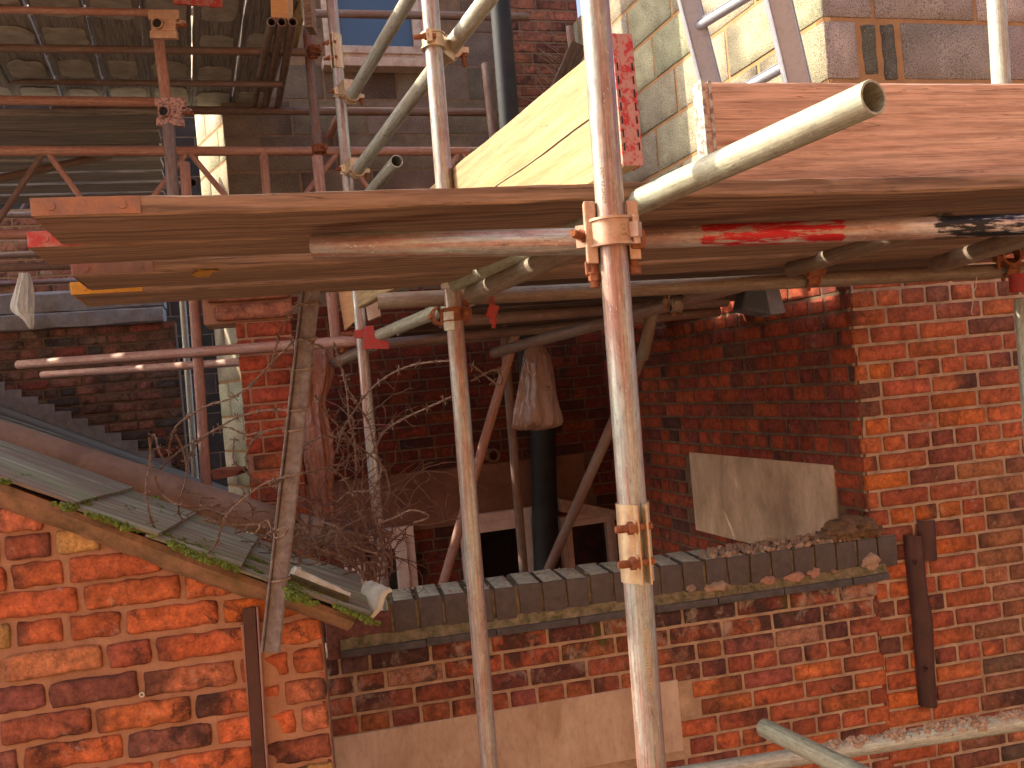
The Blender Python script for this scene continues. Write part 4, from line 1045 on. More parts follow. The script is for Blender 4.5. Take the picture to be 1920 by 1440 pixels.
# red plate at S3
c = on((s3t, s3b), 632); z = A3.normalized(); t = empty('red_bracket', c, 'red painted bracket plate clamped to the thinner-looking standard', 'bracket')
pl = [P(682, 612, 3.8), P(682, 655, 3.8), P(730, 654, 3.8), P(728, 640, 3.8), P(704, 632, 3.8), P(700, 610, 3.8)]
slab('plate', pl, F*.008, M_REDC, t, bevel=.002)
mb = MB(); mb.ring(c+z*.012, z, .0247, .029, .036, 24); mb.box(c-F*.026+z*.012, (.026, .006, .016), Matrix((CR, F, z)).transposed()); mb.build('band', M_REDC, t, True); boltobj(t, c-F*.028-CR*.02+z*.012, -CR, .05)
coupler(P(826, 592, 2.95), P(880, 560, 2.6)-P(702, 632, 3.8), P(845, 575, 2.95), CR, 'brown coupler half way along the pale green transom', M_RUSTY, bd=Vector((0, 0, -1)))
coupler(P(645, 640, 3.95), CR, on((s3t, s3b), 640)+F*.06, A3, 'rusty coupler joining the long pink tube to the upright', M_RUSTY, bd=-F)
coupler(P(1522, 520, 2.82), CR*.995-F*.0+U0*.05, P(1530, 490, 2.75), F, 'rusty coupler hanging under the dark ledger below the red toe board', M_RUSTY, bd=Vector((0, 0, -1)))
coupler(P(1893, 502, 2.92), CR, P(1893, 480, 2.9), F, 'rusty coupler under the dark ledger near the right edge', M_RUSTY, bd=Vector((0, 0, -1)))
coupler(P(1268, 570, 3.2), CR, P(1268, 560, 3.2), F, 'small coupler under the slanting tube', M_OLIVE, bd=Vector((0, 0, -1)))
rs0, rs1 = P(1918, 560, 2.6), P(1935, 800, 2.6)
tube('scaffold_standard', rs1, rs0, M_GALV, 'galvanised standard just entering at the right edge', 'scaffold tube', 'scaffold standards', 3.5, 0)
mb = MB(); mb.ring(P(1917, 530, 2.6), A1, .0, .035, .05, 20); o = mb.build('scaffold_coupler', M_REDC, None, True); meta(o, 'red coupler on top of the standard at the right edge', 'scaffold coupler', 'red couplers')

# lower right tubes
lr0, lr1 = P(1330, 1445, 2.62), P(1920, 1352, 2.50)
tube('scaffold_tube', lr0, lr1, M_GALV, 'pale galvanised tube crusted with mortar along the bottom right', 'scaffold tube', 'scaffold tubes', .8, .6)
tube('scaffold_tube', P(1432, 1364, 2.42), P(1640, 1466, 2.05), M_GREEN, 'pale tube with a closed end crossing over the crusted tube at bottom right', 'scaffold tube', 'scaffold tubes', 0, .3)
mb = MB(); random.seed(21)
for i in range(420):
    t_ = random.random(); c = lr0.lerp(lr1, .28+t_*.72); d_ = (lr1-lr0).normalized(); a = random.gauss(0, .5); x, y, z = axes(d_, U0); e = x*math.cos(a)+y*math.sin(a)
    s_ = random.uniform(.002, .007)*(1.3 if noise.noise(Vector((t_*12, 0, 0))) > 0 else .5)
    mb.box(c+e*.0245, (s_, s_*.9, s_*.6), Matrix.Rotation(random.random()*6, 3, Vector((random.random(), .4, .6)).normalized()))
o = mb.build('dried_mortar', M_RUBBLE); meta(o, 'crumbs of dried mortar stuck along the top of the bottom right tube', 'mortar', kind='stuff')

# ---- boards
ORD = ['first', 'second', 'third', 'fourth', 'fifth', 'sixth', 'seventh', 'eighth', 'ninth', 'tenth', 'eleventh', 'twelfth', 'thirteenth', 'fourteenth', 'fifteenth', 'sixteenth', 'seventeenth', 'eighteenth', 'nineteenth', 'twentieth']+['%dth' % k for k in range(21, 40)]
ZB = .32; TH = .031
b1p = onZ(56, 400, ZB); YF = onZ(600, 392, ZB).y
defs = [(b1p.x, YF, .245, ZB, 'near scaffold board with a rusty end band, front edge of the deck'),
        (onZ(60, 466, ZB).x, YF+.255, .20, ZB-.002, 'scaffold board with a red painted end, second from the front'),
        (onZ(128, 508, .30).x, YF+.48, .215, .297, 'scaffold board with a grey metal end band, third from the front'),
        (onZ(128, 548, .29).x, YF+.72, .235, .290, 'scaffold board with a yellow end plate, rearmost of the deck')]
dk = 'deck boards'
bobs = []
for i, (x0, y0, wd, z0, lb) in enumerate(defs):
    o = board('scaffold_board', Vector((x0, y0, z0)), Vector((3.05-x0, -.012*i, 0)), Vector((0, wd, 0)), Vector((0, 0, TH)), M_BOARD, None, lb, 'scaffold board', dk, 60, .0022, i+1)
    bobs.append(o)
M_BANDR = m_simple('rusty_band', (.27, .15, .115), (.40, .19, .10), 30, .6, .35, .5, .002)
M_BANDG = m_simple('grey_band', (.24, .15, .13), (.30, .18, .14), 30, .6, .4, .5, .002)
M_BANDRED = m_simple('red_band', (.45, .05, .05), (.42, .22, .18), 40, .5, .1, .4, .002, lo=.42, hi=.6)
M_BANDY = m_simple('yellow_band', (.60, .30, .03), (.45, .22, .03), 60, .6, .1, .5, .002)
def endband(bo, i, L_, mat, pale=True, tip=False):
    x0, y0, wd, z0, _ = defs[i]; e = .0025; parts = MB()
    zt = z0+TH
    pr = [(L_, 0), (0, 0), (0, wd), (L_, wd)]
    ll = L_
    # front leaf, end leaf, back leaf
    parts.box((x0+ll/2-.002, y0-e, z0+TH/2), (ll/2, .0016, TH/2-.0015)); parts.box((x0-e, y0+wd/2, z0+TH/2), (.0016, wd/2+.002, TH/2-.0015)); parts.box((x0+ll/2-.002, y0+wd+e, z0+TH/2), (ll/2, .0016, TH/2-.0015))
    for xx in (.025, L_-.028):
        c = Vector((x0+xx, y0-e-.0012, z0+TH/2)); parts.cyl(c, c+Vector((0, -.003, 0)), .0065, 12)
    o = parts.build('end_band', mat, bo, False, bevel=.0006)
endband(bobs[0], 0, .155, M_BANDR); endband(bobs[1], 1, .09, M_BANDRED); endband(bobs[2], 2, .155, M_BANDG); endband(bobs[3], 3, .15, M_BANDY)
# orange paint dabs on board three
mb = MB()
for (pts_, zz) in (([(358, 516), (368, 510), (385, 508), (398, 512), (392, 519), (372, 520)], defs[2][3]-.0035), ([(372, 507), (398, 506), (412, 509), (396, 512), (370, 511)], defs[2][3]-.0036)):
    q_ = [onZ(x, y, zz) for x, y in pts_]; mb.add(q_+[v+Vector((0, 0, .002)) for v in q_], [tuple(range(len(q_)))[::-1], tuple(range(len(q_), 2*len(q_)))])
yy_ = defs[2][1]-.0028
for (a, b, c, d) in ((369, 485, 375, 504), (369, 485, 390, 488), (378, 494, 386, 506), (410, 484, 415, 504), (406, 496, 420, 503)):
    q_ = [(lambda r_: r_*(yy_/r_.y))(ray(x, y)) for x, y in ((a, b), (c, b+1), (c, d), (a, d-1))]; mb.add(q_+[v+Vector((0, .002, 0)) for v in q_], [(0, 1, 2, 3), (7, 6, 5, 4)])
mb.build('paint_marks', M_BANDY, bobs[2])
mb = MB()
for (px, py, a_, b_) in ((378, 500, .010, .006), (370, 511, .022, .005), (414, 492, .008, .007), (372, 490, .004, .012), (388, 488, .010, .003)):
    pass
# boards over the yard
rows = [(2.62, .74), (2.86, .76), (3.10, .9), (3.34, .9), (3.60, 1.0), (3.86, 1.0), (4.12, 1.0), (4.38, 1.0), (4.64, 1.0), (4.90, 1.0), (5.16, 1.0), (5.42, 1.0)]
for i, (y, x0) in enumerate(rows):
    x0 = min(x0, .74); xe = CORN.x-.04 if y > CORN.y-.25 else 2.9
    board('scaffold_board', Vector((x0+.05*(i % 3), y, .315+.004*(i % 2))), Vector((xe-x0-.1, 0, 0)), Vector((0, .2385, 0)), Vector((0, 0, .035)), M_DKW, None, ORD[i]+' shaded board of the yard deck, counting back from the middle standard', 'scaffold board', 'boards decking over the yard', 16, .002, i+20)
# toe boards
tz = .352
tb0 = onZ(1338, 366, tz)
o = board('toe_board', Vector((tb0.x, tb0.y, tz)), Vector((1.9, -.03, .0)), Vector((0, 0, .236)), Vector((0, .036, 0)), M_TOE, None, 'wide pinkish toe board standing on edge at right below the concrete blocks', 'toe board', 'toe boards', 50, .002, 31)
mb = MB(); mb.box((tb0.x-.004, tb0.y+.016, tz+.118), (.004, .02, .121)); mb.box((tb0.x+.012, tb0.y-.002, tz+.118), (.004, .0016, .119))
mb.build('end_band', m_simple('whitewashed_band', (.52, .50, .42), (.22, .15, .12), 60, .7, .1, .6, .002, lo=.45, hi=.6), o, False, bevel=.001)
# knot and splits in the pink board
mb = MB()
def onY(px, py, Y): d_ = ray(px, py); return d_*(Y/d_.y)
for (x0, y0, x1, y1, w_) in ((1832, 225, 1905, 330, .0012), (1872, 158, 1876, 175, .001), (1890, 160, 1905, 190, .0012), (1875, 200, 1900, 262, .0013), (1880, 262, 1920, 280, .0009), (1695, 197, 1720, 200, .0012), (1737, 180, 1739, 198, .001), (1825, 237, 1840, 245, .0009)):
    a = onY(x0, y0, tb0.y-.006-.0); b = onY(x1, y1, tb0.y-.006); n_ = 6
    mb.path([a.lerp(b, i/n_)+Vector((0, .004, .0012*math.sin(i*2))) for i in range(n_+1)], w_, 5)
mb.build('scratch_marks', m_simple('dark_scratch', (.10, .04, .025), (.14, .06, .035), 60, .9), o)
# yellow lit toe boards
ya = P(1188, 315, 1.62); yb = P(560, 700, 4.4)
yd = Vector((-.085, 1, 0)).normalized(); y0_ = Vector((ya.x, ya.y, .36))
nt0 = onZ(1168, 308, .375)
y0_ = Vector((nt0.x, nt0.y, .372))
o2 = board('toe_board', y0_, yd*2.3, Vector((0, 0, .236)), Vector((.036, 0, 0)), M_YEL, None, 'long sunlit yellow toe board with a worn red end, behind the nearest standard', 'toe board', 'toe boards', 60, .0018, 42)
mb = MB(); mb.path([y0_+yd*(.02+i*.08)+Vector((-.0006, 0, .118-.0012*i+.002*math.sin(i))) for i in range(14)], .0014, 5); mb.build('split', M_BLACKP, o2)
mb = MB(); e0_ = y0_+Vector((.018, -.004, .118)); mb.box(e0_, (.020, .0016, .119)); mb.box(e0_+Vector((.018, .02, 0)), (.0016, .02, .119))
M_PINKB = m_simple('worn_red_band', (.50, .27, .24), (.50, .04, .05), 75, .5, .2, .4, .002, lo=.48, hi=.58)
eb = mb.build('end_band', M_PINKB, o2, False, bevel=.0008)
mb = MB()
for i in range(7):
    for sx in (-1, 1): mb.box(e0_+Vector((.0145*sx, -.0022, -.085+i*.024)), (.0012, .0008, .007))
mb.build('slots', M_BLACKP, eb)
# far orange ply and board ends
slab('plywood_sheet', [P(634, 545, 4.1), P(646, 620, 4.1), P(668, 600, 4.05), P(662, 545, 4.05)], F*.02, M_ORNG, label='narrow orange plywood edge left of the thinner-looking standard', cat='plywood')
slab('board_stack', [P(682, 548, 3.95), P(690, 602, 3.95), P(712, 592, 3.9), P(706, 548, 3.9)], F*.04, m_simple('cream_end', (.62, .42, .28), (.5, .3, .2), 14, .8), label='cream board end right of the thinner-looking standard', cat='scaffold board')

# ladder
ld = empty('ladder', P(1400, 350, 2.6), 'aluminium ladder leaning in front of the sunlit block flank', 'ladder')
def stile(px0, py0, D0, px1, py1, D1, wd=.062):
    a, b = P(px0, py0, D0), P(px1, py1, D1); d_ = (b-a); board('stile', a, d_, CR*wd, F*.025, M_ALU, ld, sub=4, wob=0)
    x = d_.normalized(); board('flange', a-F*.004, d_, CR*.008, F*.034, M_ALU, ld, sub=4, wob=0); board('flange', a+CR*(wd-.006)-F*.004, d_, CR*.008, F*.034, M_ALU, ld, sub=4, wob=0)
stile(1360, 340, 2.72, 1240, -130, 2.60, .062)
stile(1508, 300, 2.42, 1395, -180, 2.30, .066)
ra, rb_ = P(1306, 52, 2.66), P(1440, -30, 2.4)
def rung(a, b):
    mb = MB(); mb.path([a, b], .014, 10)
    for k_ in range(-2, 3): mb.path([a+Vector((0, 0, .002))+axes(b-a)[1]*(.0045*k_)+axes(b-a)[0]*.0115, b+axes(b-a)[1]*(.0045*k_)+axes(b-a)[0]*.0115+Vector((0, 0, .002))], .0016, 5)
    mb.build('rung', M_ALU, ld, True)
rung(ra, rb_); rung(P(1250, -70, 2.62)+U0*0, P(1400, -150, 2.38)); rung(P(1345, 195, 2.7), P(1480, 120, 2.42))
T((1868, 0, 33), (1888, 330, 33), M_GALV, 'galvanised upright behind the pinkish toe board at right', .6, 0)

# ================================================================== LEFT SCAFFOLD
GL = 'left scaffold tubes'
def LT(a, b, m, lb, e0=0, e1=0, dia=.0483): return T(a, b, m, lb, e0, e1, GL, dia=dia)
LT((0, 18, 14), (285, 24, 14), M_RUST, 'rusty tube at the top left ending at the upper coupler', 1, 0, .0334)
LT((0, 90, 15), (566, 98, 15), M_DARKT, 'dark tube under the overhead boards ending at the blue standard', 1, .02, .0385)
LT((0, 153, 11), (525, 158, 12), M_DARKT, 'thin dark tube under the overhead boards', 1, .02, .0325)
LT((0, 188, 18), (330, 192, 18), M_RUST, 'bright pink rusty tube at left with flaking black paint', 1, 0)
LT((0, 210, 10), (300, 211, 10), M_DARKT, 'dark tube just under the bright pink tube', 1, 0)
LT((0, 232, 10), (300, 229, 10), M_DARKT, 'second dark tube under the bright pink tube', 1, 0)
LT((0, 258, 10), (300, 251, 10), M_DARKT, 'third dark tube under the bright pink tube', 1, 0)
LT((370, 207, 15.5), (985, 211, 15), M_DARKT, 'dark tube crossing in front of the brown block wall below the window', .8, 0)
LT((520, 24, 15), (992, 32, 15), M_DARKT, 'dark rusty tube crossing in front of the upper window top', 1.5, 0)
LT((0, 403, 12), (120, 402, 12), M_DARKT, 'dark tube at the left edge beside the near board', 1, .3)
LT((0, 479, 12), (80, 476, 12), M_DARKT, 'dark tube below the lattice beam at the left edge', 1, .4)
LT((0, 502, 16), (140, 497, 16), M_DARKT, 'black tube above the white bag at the left edge', 1, .3)
LT((0, 531, 10), (140, 526, 10), M_BLUE, 'thin blue-grey tube behind the white bag', 1, .3)
LT((15, 425, 9), (130, 395, 9), M_GREEN, 'thin pale slanting tube at the left edge', .2, .3)
LT((296, 60, 20), (312, 190, 20), M_RUST, 'pale rusty upright between the two left couplers', .05, 0)
LT((316, 235, 22), (328, 420, 22), M_DARKT, 'dark upright below the lower left coupler', 0, .2)
LT((570, -20, 18), (607, 420, 18), M_BLUE, 'blue and rust standard in front of the brown block wall', .5, .3)
LT((548, 220, 12), (568, 400, 12), M_RUST, 'slim brown upright in front of the brown block wall', .3, .3)
LT((536, 215, 5), (550, 400, 5), M_GREEN, 'very thin pale upright in front of the brown block wall', .0, .3)
LT((0, 335, 16), (300, 270, 14), M_DARKT, 'dark brace slanting up behind the lattice beam', .5, 0)
LT((130, 290, 13), (310, 345, 13), M_DARKT, 'dark brace slanting down behind the lattice beam', .3, 0)
LT((325, 350, 14), (362, 342, 15), M_DARKT, 'short dark stub tube beside the cream pier', .1, 0)
LT((100, 300, 9), (25, 420, 9), M_DARKT, 'thin dark brace at the left edge below the lattice beam', .0, 1.0)
# three stacked tubes with open ends
for i, x in enumerate((509, 528, 549)):
    LT((x, 41, 17), (x-34+i*3, 200, 12), M_DARKT, ('leftmost', 'middle', 'rightmost')[i]+' of three open-ended tubes lying side by side under the overhead boards', 0, .0, .038)
# lattice beam
lb = empty('lattice_beam', P(300, 283, 4.6), 'rusty pink lattice beam crossing behind the near board at left', 'lattice beam')
Yb = P(300, 283, 4.56).y
def onYp(px, py): d_ = ray(px, py); return d_*(Yb/d_.y)
ch0, ch1 = onYp(-200, 283), onYp(880, 284)
tube('chord', ch0, ch1, M_RUST, None, parent=lb)
tube('chord', ch1, onYp(940, 284), M_DARKT, 'blackened end of the top chord', parent=lb)
tube('chord', onYp(-200, 441), onYp(900, 434), M_RUST, None, parent=lb)
zt_, zb2 = ch0.z, onYp(300, 438).z
nodes = [(-60, -1), (85, 0), (353, 0), (635, 0), (863, 0)]
br = [((78, 290), (-10, 425)), ((92, 290), (200, 436)), ((348, 290), (236, 436)), ((358, 290), (478, 434)), ((630, 290), (520, 432)), ((642, 290), (752, 432)), ((858, 290), (768, 430)), ((868, 290), (960, 428)), ((-70, 290), (-30, 430))]
for i, (a, b) in enumerate(br):
    tube('brace', onYp(*a), onYp(*b), M_RUST if i else M_DARKT, None, parent=lb, r=.0145, wall=.003, seg=16)
tube('brace', onYp(494, 285), onYp(506, 436), M_RUST, None, parent=lb, r=.022)
tube('brace', onYp(220, 285), onYp(222, 436), M_RUST, None, parent=lb, r=.018) if False else None
# plate couplers at left
def plate(px, py, D, label, mat, hpx=26, wpx_=46):
    c = P(px, py, D); t = empty('plate_coupler', c, label, 'scaffold coupler', 'left plate couplers'); M = Matrix((CR, F, CU)).transposed(); k_ = D/FPX
    mb = MB(); mb.box(c, (wpx_/2*k_, .012, hpx*.42*k_), M); mb.box(c+CU*hpx*.75*k_, (wpx_*.62*k_, .012, hpx*.36*k_), M); mb.box(c-CU*hpx*.7*k_, (wpx_*.55*k_, .014, hpx*.28*k_), M); mb.build('body', mat, t, bevel=.004)
    tube('tube_end', c-F*.03-CR*.2*wpx_*k_, c-F*.01-CR*.2*wpx_*k_, mat, None, parent=t, r=.0241)
    mb = MB(); cc = c-F*.028-CR*.2*wpx_*k_; mb.cyl(cc+F*.012, cc+F*.014, .0205, 24); mb.build('tube_bore', M_BLACKP, t)
    for s_ in (0, 1): boltobj(t, c+CR*wpx_*.45*k_+CU*(s_*.01), (CR-F*.3*s_).normalized(), .05, .006, mat if s_ else M_RUSTY, .6)
    return t
plate(308, 48, 3.95, 'flaking pink coupler block around a tube end, upper left', M_COUP)
plate(320, 212, 3.95, 'scabby pink and black coupler block at left above the lattice beam', m_simple('scabby', (.48, .27, .20), (.08, .05, .04), 90, .7, .1, .6, .002, lo=.44, hi=.62))
for (px, py, D, lb_) in ((590, 95, 4.5, 'rusty coupler high on the blue standard'), (600, 279, 4.5, 'rusty coupler fixing the lattice beam to the blue standard')):
    coupler(P(px, py, D), P(570, -20, 4.5)-P(607, 420, 4.5), P(px-6, py, D+.06), CR, lb_, M_RUSTY, bd=-CR*.6-F)
# overhead deck of grey boards, carried on out of view to shade the roof
bd_dir = (ray(360, 820)-U0*ray(360, 820).z).normalized(); sdv = Vector((bd_dir.y, -bd_dir.x, 0))
zD = onZ(450, 205, 1).normalized()
zdk = 1.9
far = onZ(450, 203, zdk)
ymax = far.dot(bd_dir); smax = onZ(548, 60, zdk).dot(sdv)
for i in range(26):
    s0 = smax-.238*(i+1)+random.uniform(-.006, .006); n0 = ymax-2.5+random.uniform(-.05, .05)
    p0 = bd_dir*n0+sdv*s0; p0.z = zdk+.002*(i % 3)
    board('scaffold_board', p0, bd_dir*(ymax-n0), sdv*.226, Vector((0, 0, .036)), M_GRYW, None, ORD[i]+' overhead grey board from the right, splashed with plaster, in the deck at upper left that runs on out of view to shade the roof', 'scaffold board', 'overhead boards at upper left', 20, .003, i+60)
for i in range(7):
    Yk = 5.15+i*.3; xr_ = (ray(296, 240)*(Yk/ray(296, 240).y)).x
    board('scaffold_board', Vector((xr_-4.2, Yk, 1.60)), Vector((4.2, 0, 0)), Vector((0, .236, 0)), Vector((0, 0, .036)), M_GRYW, None, ORD[i]+' lower grey board back from the front, behind the stacked dark tubes at left', 'scaffold board', 'lower boards at left', 20, .003, i+120)
# plaster splashes on their undersides
mb = MB(); random.seed(5)
for r_ in range(5):
    for i in range(22):
        if random.random() < .12: continue
        s0 = smax-.238*(i+1)+.113; nn_ = ymax-.2-.42*r_+random.uniform(-.04, .04); c = bd_dir*nn_+sdv*s0; c.z = zdk-.0035
        k_ = 26; pts = []
        sq = random.uniform(.07, .1)
        for j in range(k_):
            a = 2*PI*j/k_; ca, sa = math.cos(a), math.sin(a); rr = 1/max(abs(ca), abs(sa))**.75*(1+.16*noise.noise(Vector((ca*2+i, sa*2+r_*7, 1))))
            pts.append(c+sdv*ca*sq*rr+bd_dir*sa*random.uniform(.125, .14)*rr)
        mb.add(pts+[p+Vector((0, 0, .003)) for p in pts], [tuple(range(k_)), tuple(range(k_, 2*k_))[::-1]]+[(j, (j+1) % k_, k_+(j+1) % k_, k_+j) for j in range(k_)])
o = mb.build('plaster_splashes', m_simple('plaster', (.46, .42, .35), (.30, .27, .22), 12, .95, 0, .5, .004)); meta(o, 'pale plaster patches dried on the underside of the overhead boards', 'plaster', kind='stuff')
# red-ended board and orange block at top
slab('board_end', [P(322, -30, 4.0), P(324, 6, 4.0), P(415, 13, 4.0), P(416, -30, 4.0)], F*.02, M_BANDRED, label='worn red board end at the top edge above the left couplers', cat='scaffold board')
slab('timber_block', [P(506, -40, 3.9), P(508, 32, 3.9), P(538, 34, 3.9), P(540, -40, 3.9)], F*.1, M_ORNG, label='orange timber block above the three open tube ends', cat='timber')
slab('timber_post', [P(566, -40, 4.2), P(572, 50, 4.2), P(586, 50, 4.2), P(580, -40, 4.2)], F*.1, M_BOARD, label='brown timber at the top edge in front of the blue standard', cat='timber')
slab('timber_batten', [P(547, -30, 4.3), P(543, 90, 4.6), P(552, 90, 4.6), P(565, 30, 4.3), P(562, -30, 4.3)], F*.05, M_YEL, label='pale sunlit batten beside the three open tube ends', cat='timber')

# ================================================================== SMALL THINGS
# plastic bags
def bag(name, ring, label, cat, mat, group=None, amp=.012, n=64, seed=0):
    """ring: list of (px,py,D,halfwidth px,depth m)"""
    mb = MB(); vs = []; fs = []
    for i, (px, py, D, hw, dp) in enumerate(ring):
        c = P(px, py, D); rx = hw*D/FPX
        for j in range(n):
            a = 2*PI*j/n; fold = 1+.13*(1-2*abs(math.sin(a*3.5+seed+i*.18)))+.07*(1-2*abs(math.sin(a*6.5-i*.3+seed)))+.12*noise.noise(Vector((math.cos(a)*2.2, math.sin(a)*2.2, i*.35+seed)))
            vs.append(c+CR*math.cos(a)*rx*fold+F*math.sin(a)*dp*fold+U0*noise.noise(Vector((j*.5, i*.9, seed)))*amp*.5)
    for i in range(len(ring)-1):
        for j in range(n):
            m = (j+1) % n; fs.append((i*n+j, i*n+m, (i+1)*n+m, (i+1)*n+j))
    fs += [tuple(range(n)), tuple((len(ring)-1)*n+j for j in range(n))[::-1]]
    mb.add(vs, fs); o = mb.build(name, mat, None, True); meta(o, label, cat, group)
    md = o.modifiers.new('s', 'SUBSURF'); md.levels = 1; md.render_levels = 1; return o
bag('plastic_bag', [(1003, 640, 3.9, 8, .02), (1004, 655, 3.9, 20, .03), (1005, 680, 3.9, 26, .05), (1006, 710, 3.9, 32, .06), (1006, 740, 3.9, 38, .07), (1006, 765, 3.9, 43, .07), (1007, 785, 3.9, 46, .07), (1006, 797, 3.9, 47, .06), (1000, 802, 3.9, 40, .04), (995, 806, 3.9, 25, .02)], 'brown dusty plastic bag hanging in the shaded yard', 'plastic bag', M_BAG, seed=2)
bag('plastic_bag', [(46, 512, 5.0, 9, .02), (46, 530, 5.0, 13, .03), (44, 550, 5.0, 17, .04), (42, 568, 5.0, 19, .05), (42, 582, 5.0, 20, .05), (46, 590, 5.0, 16, .04), (54, 598, 5.0, 9, .03), (57, 610, 5.0, 6, .02), (58, 616, 5.0, 3, .01)], 'white plastic bag hanging from a tube at the left edge', 'plastic bag', M_BAGW, seed=5)
bag('wrapped_pipe', [(590, 640, 4.3, 26, .06), (592, 665, 4.3, 32, .08), (592, 700, 4.3, 33, .08), (590, 730, 4.3, 28, .07), (588, 752, 4.3, 20, .06), (592, 790, 4.3, 24, .06), (596, 830, 4.3, 28, .07), (600, 870, 4.3, 26, .07), (604, 905, 4.3, 22, .06), (606, 930, 4.3, 20, .05), (612, 1010, 4.3, 16, .05)], 'upright pipe wrapped in brown wrinkled plastic behind the flat iron post', 'wrapped pipe', m_bag('brown_wrap', (.36, .15, .09), (.26, .10, .06), .1), seed=9)
# grey hood on flank
h = FFL.hit(1470, 545, .0)
mb = MB(); q = [P(1398, 540, 3.5), P(1392, 580, 3.5), P(1462, 592, 3.45), P(1474, 585, 3.45), P(1458, 540, 3.45), P(1440, 545, 3.4), P(1440, 585, 3.4)]
slab('extract_hood', [P(1400, 535, 3.62), P(1390, 580, 3.62), P(1445, 590, 3.55), P(1434, 535, 3.55)], F*.16, M_HOOD, label='dark grey plastic hood under the deck against the flank wall', cat='hood', bevel=.01)
slab('hood_cheek', [P(1434, 535, 3.545), P(1445, 590, 3.545), P(1474, 586, 3.6), P(1460, 535, 3.6)], F*.14, m_simple('grey_hood_light', (.24, .22, .23), (.17, .16, .17), 30, .5), bpy.data.objects['extract_hood'], bevel=.006)
# odds and ends by the red brick at the top
T((1068, 50, 15), (1092, 260, 15), M_DARKT, 'dark upright with an open end in front of the reddish brick at top centre', 0, .4)
board('plank', P(1072, 75, 5.3), P(1000, 240, 5.5)-P(1072, 75, 5.3), CR*.11, F*.03, M_DKW, None, 'dark tilted plank behind the yellow toe board at top centre', 'plank', None, 10, .004, 77)
sk_ = MB()
for i in range(26):
    a = P(1060-i*1.6+random.gauss(0, 3), 70+i*6, 5.2); sk_.path([a, a+CR*-random.uniform(.05, .14)+U0*random.uniform(-.02, .1)], .0016, 4)
o = sk_.build('bird_spikes', M_WIREL); meta(o, 'strip of fine bird spikes fanning out beside the dark tilted plank', 'bird spikes')
mb = MB(); c = FLW.w(*FLW.hit(267, 1301), .006); mb.ring(c, FLW.n, .004, .0068, .004, 20); o = mb.build('wall_plug', M_WHITE, None, True); meta(o, 'tiny round white wall plug in a brick of the rough gable', 'wall plug')
# hanging string
mb = MB(); pts = [P(1832, 520, 2.9), P(1829, 528, 2.9), P(1830, 537, 2.9), P(1826, 548, 2.9), P(1825, 562, 2.9), P(1823, 575, 2.9), P(1821, 587, 2.9), P(1824, 590, 2.9)]
mb.path(pts, .0016, 6); o = mb.build('string', M_WHITE, None, True); meta(o, 'short pale string dangling below the dark ledger at right', 'string')
# iron brackets on right wall
def channel(pxs, label, w_=.07, d_=.045):
    """pxs: list of (px left, py) down the strip"""
    mb = MB(); vs = []; fs = []; prof = [(0, 0), (.08, .32), (.3, .72), (.5, .85), (.7, .72), (.95, .12), (1, .02), (.93, -.06), (.68, .52), (.5, .62), (.32, .52), (.12, .12)]
    k_ = len(prof)
    for (px0, px1, py) in pxs:
        h0 = FP.hit(px0, py); h1 = FP.hit(px1, py)
        for (a, b) in prof: vs.append(FP.w(h0[0]+(h1[0]-h0[0])*a, h0[1]+(h1[1]-h0[1])*a, .004+b*d_))
    for i in range(len(pxs)-1):
        for j in range(k_):
            m = (j+1) % k_; fs.append((i*k_+j, i*k_+m, (i+1)*k_+m, (i+1)*k_+j))
    fs += [tuple(range(k_)), tuple((len(pxs)-1)*k_+j for j in range(k_))[::-1]]
    mb.add(vs, fs); o = mb.build('iron_bracket', M_IRON, None, True)
    bm = bmesh.new(); bm.from_mesh(o.data); bmesh.ops.recalc_face_normals(bm, faces=bm.faces); bm.to_mesh(o.data); bm.free()
    meta(o, label, 'iron bracket', 'iron brackets'); return o
ib = channel([(1692, 1728, 1002), (1695, 1732, 1040), (1700, 1736, 1090), (1703, 1738, 1110), (1708, 1748, 1160), (1712, 1750, 1210), (1716, 1752, 1260), (1721, 1757, 1322)], 'long dark brown iron channel bolted upright on the brick face')
for (px, py) in ((1708, 1052), (1727, 1250)):
    mb = MB(); h = FP.hit(px, py); c = FP.w(*h, .036); mb.cyl(c-FP.n*.01, c+FP.n*.012, .011, 10, .008); mb.ring(c+FP.n*.0, FP.n, .0, .016, .006, 18)
    o = mb.build('bolt_head', M_IRON, None, True); o.parent = ib; o.matrix_parent_inverse = Matrix()
channel([(1718, 1752, 975), (1720, 1754, 1010), (1722, 1756, 1050)], 'short dark brown iron channel behind the top of the long one', d_=.03)
# left flat iron strap down the wall
a0, a1 = onLW(455, 1140, .01), onLW(478, 1500, .01)
o = board('iron_strip', a1, a0-a1, FLW.u*.036, FLW.n*.012, M_IRON, None, 'dark red-brown iron strip running down the rough brick wall', 'iron strip', None, 12, .0008, 3)
board('edge_strip', a1+FLW.u*.036, a0-a1, FLW.u*.007, FLW.n*.022, m_simple('pinkish_edge', (.34, .17, .12), (.26, .12, .09), 20, .6), o, sub=8, wob=.0005)
# leaning post
q0 = onLW(508, 1222, .085); DPO = q0.dot(F); q1 = P(585, 535, q0.dot(F)+.02)
post = board('leaning_post', q0-CR*.021, q1-q0, CR*.044, F*.010, M_POST, None, 'grey-brown flat iron post leaning over the roof edge, wrapped with barbed wire', 'post', None, 30, .001, 4)
dpost = (q1-q0).normalized()
board('edge_flange', q0-CR*.026-F*.012, q1-q0, CR*.006, F*.024, M_POST, post, sub=8, wob=.0006)
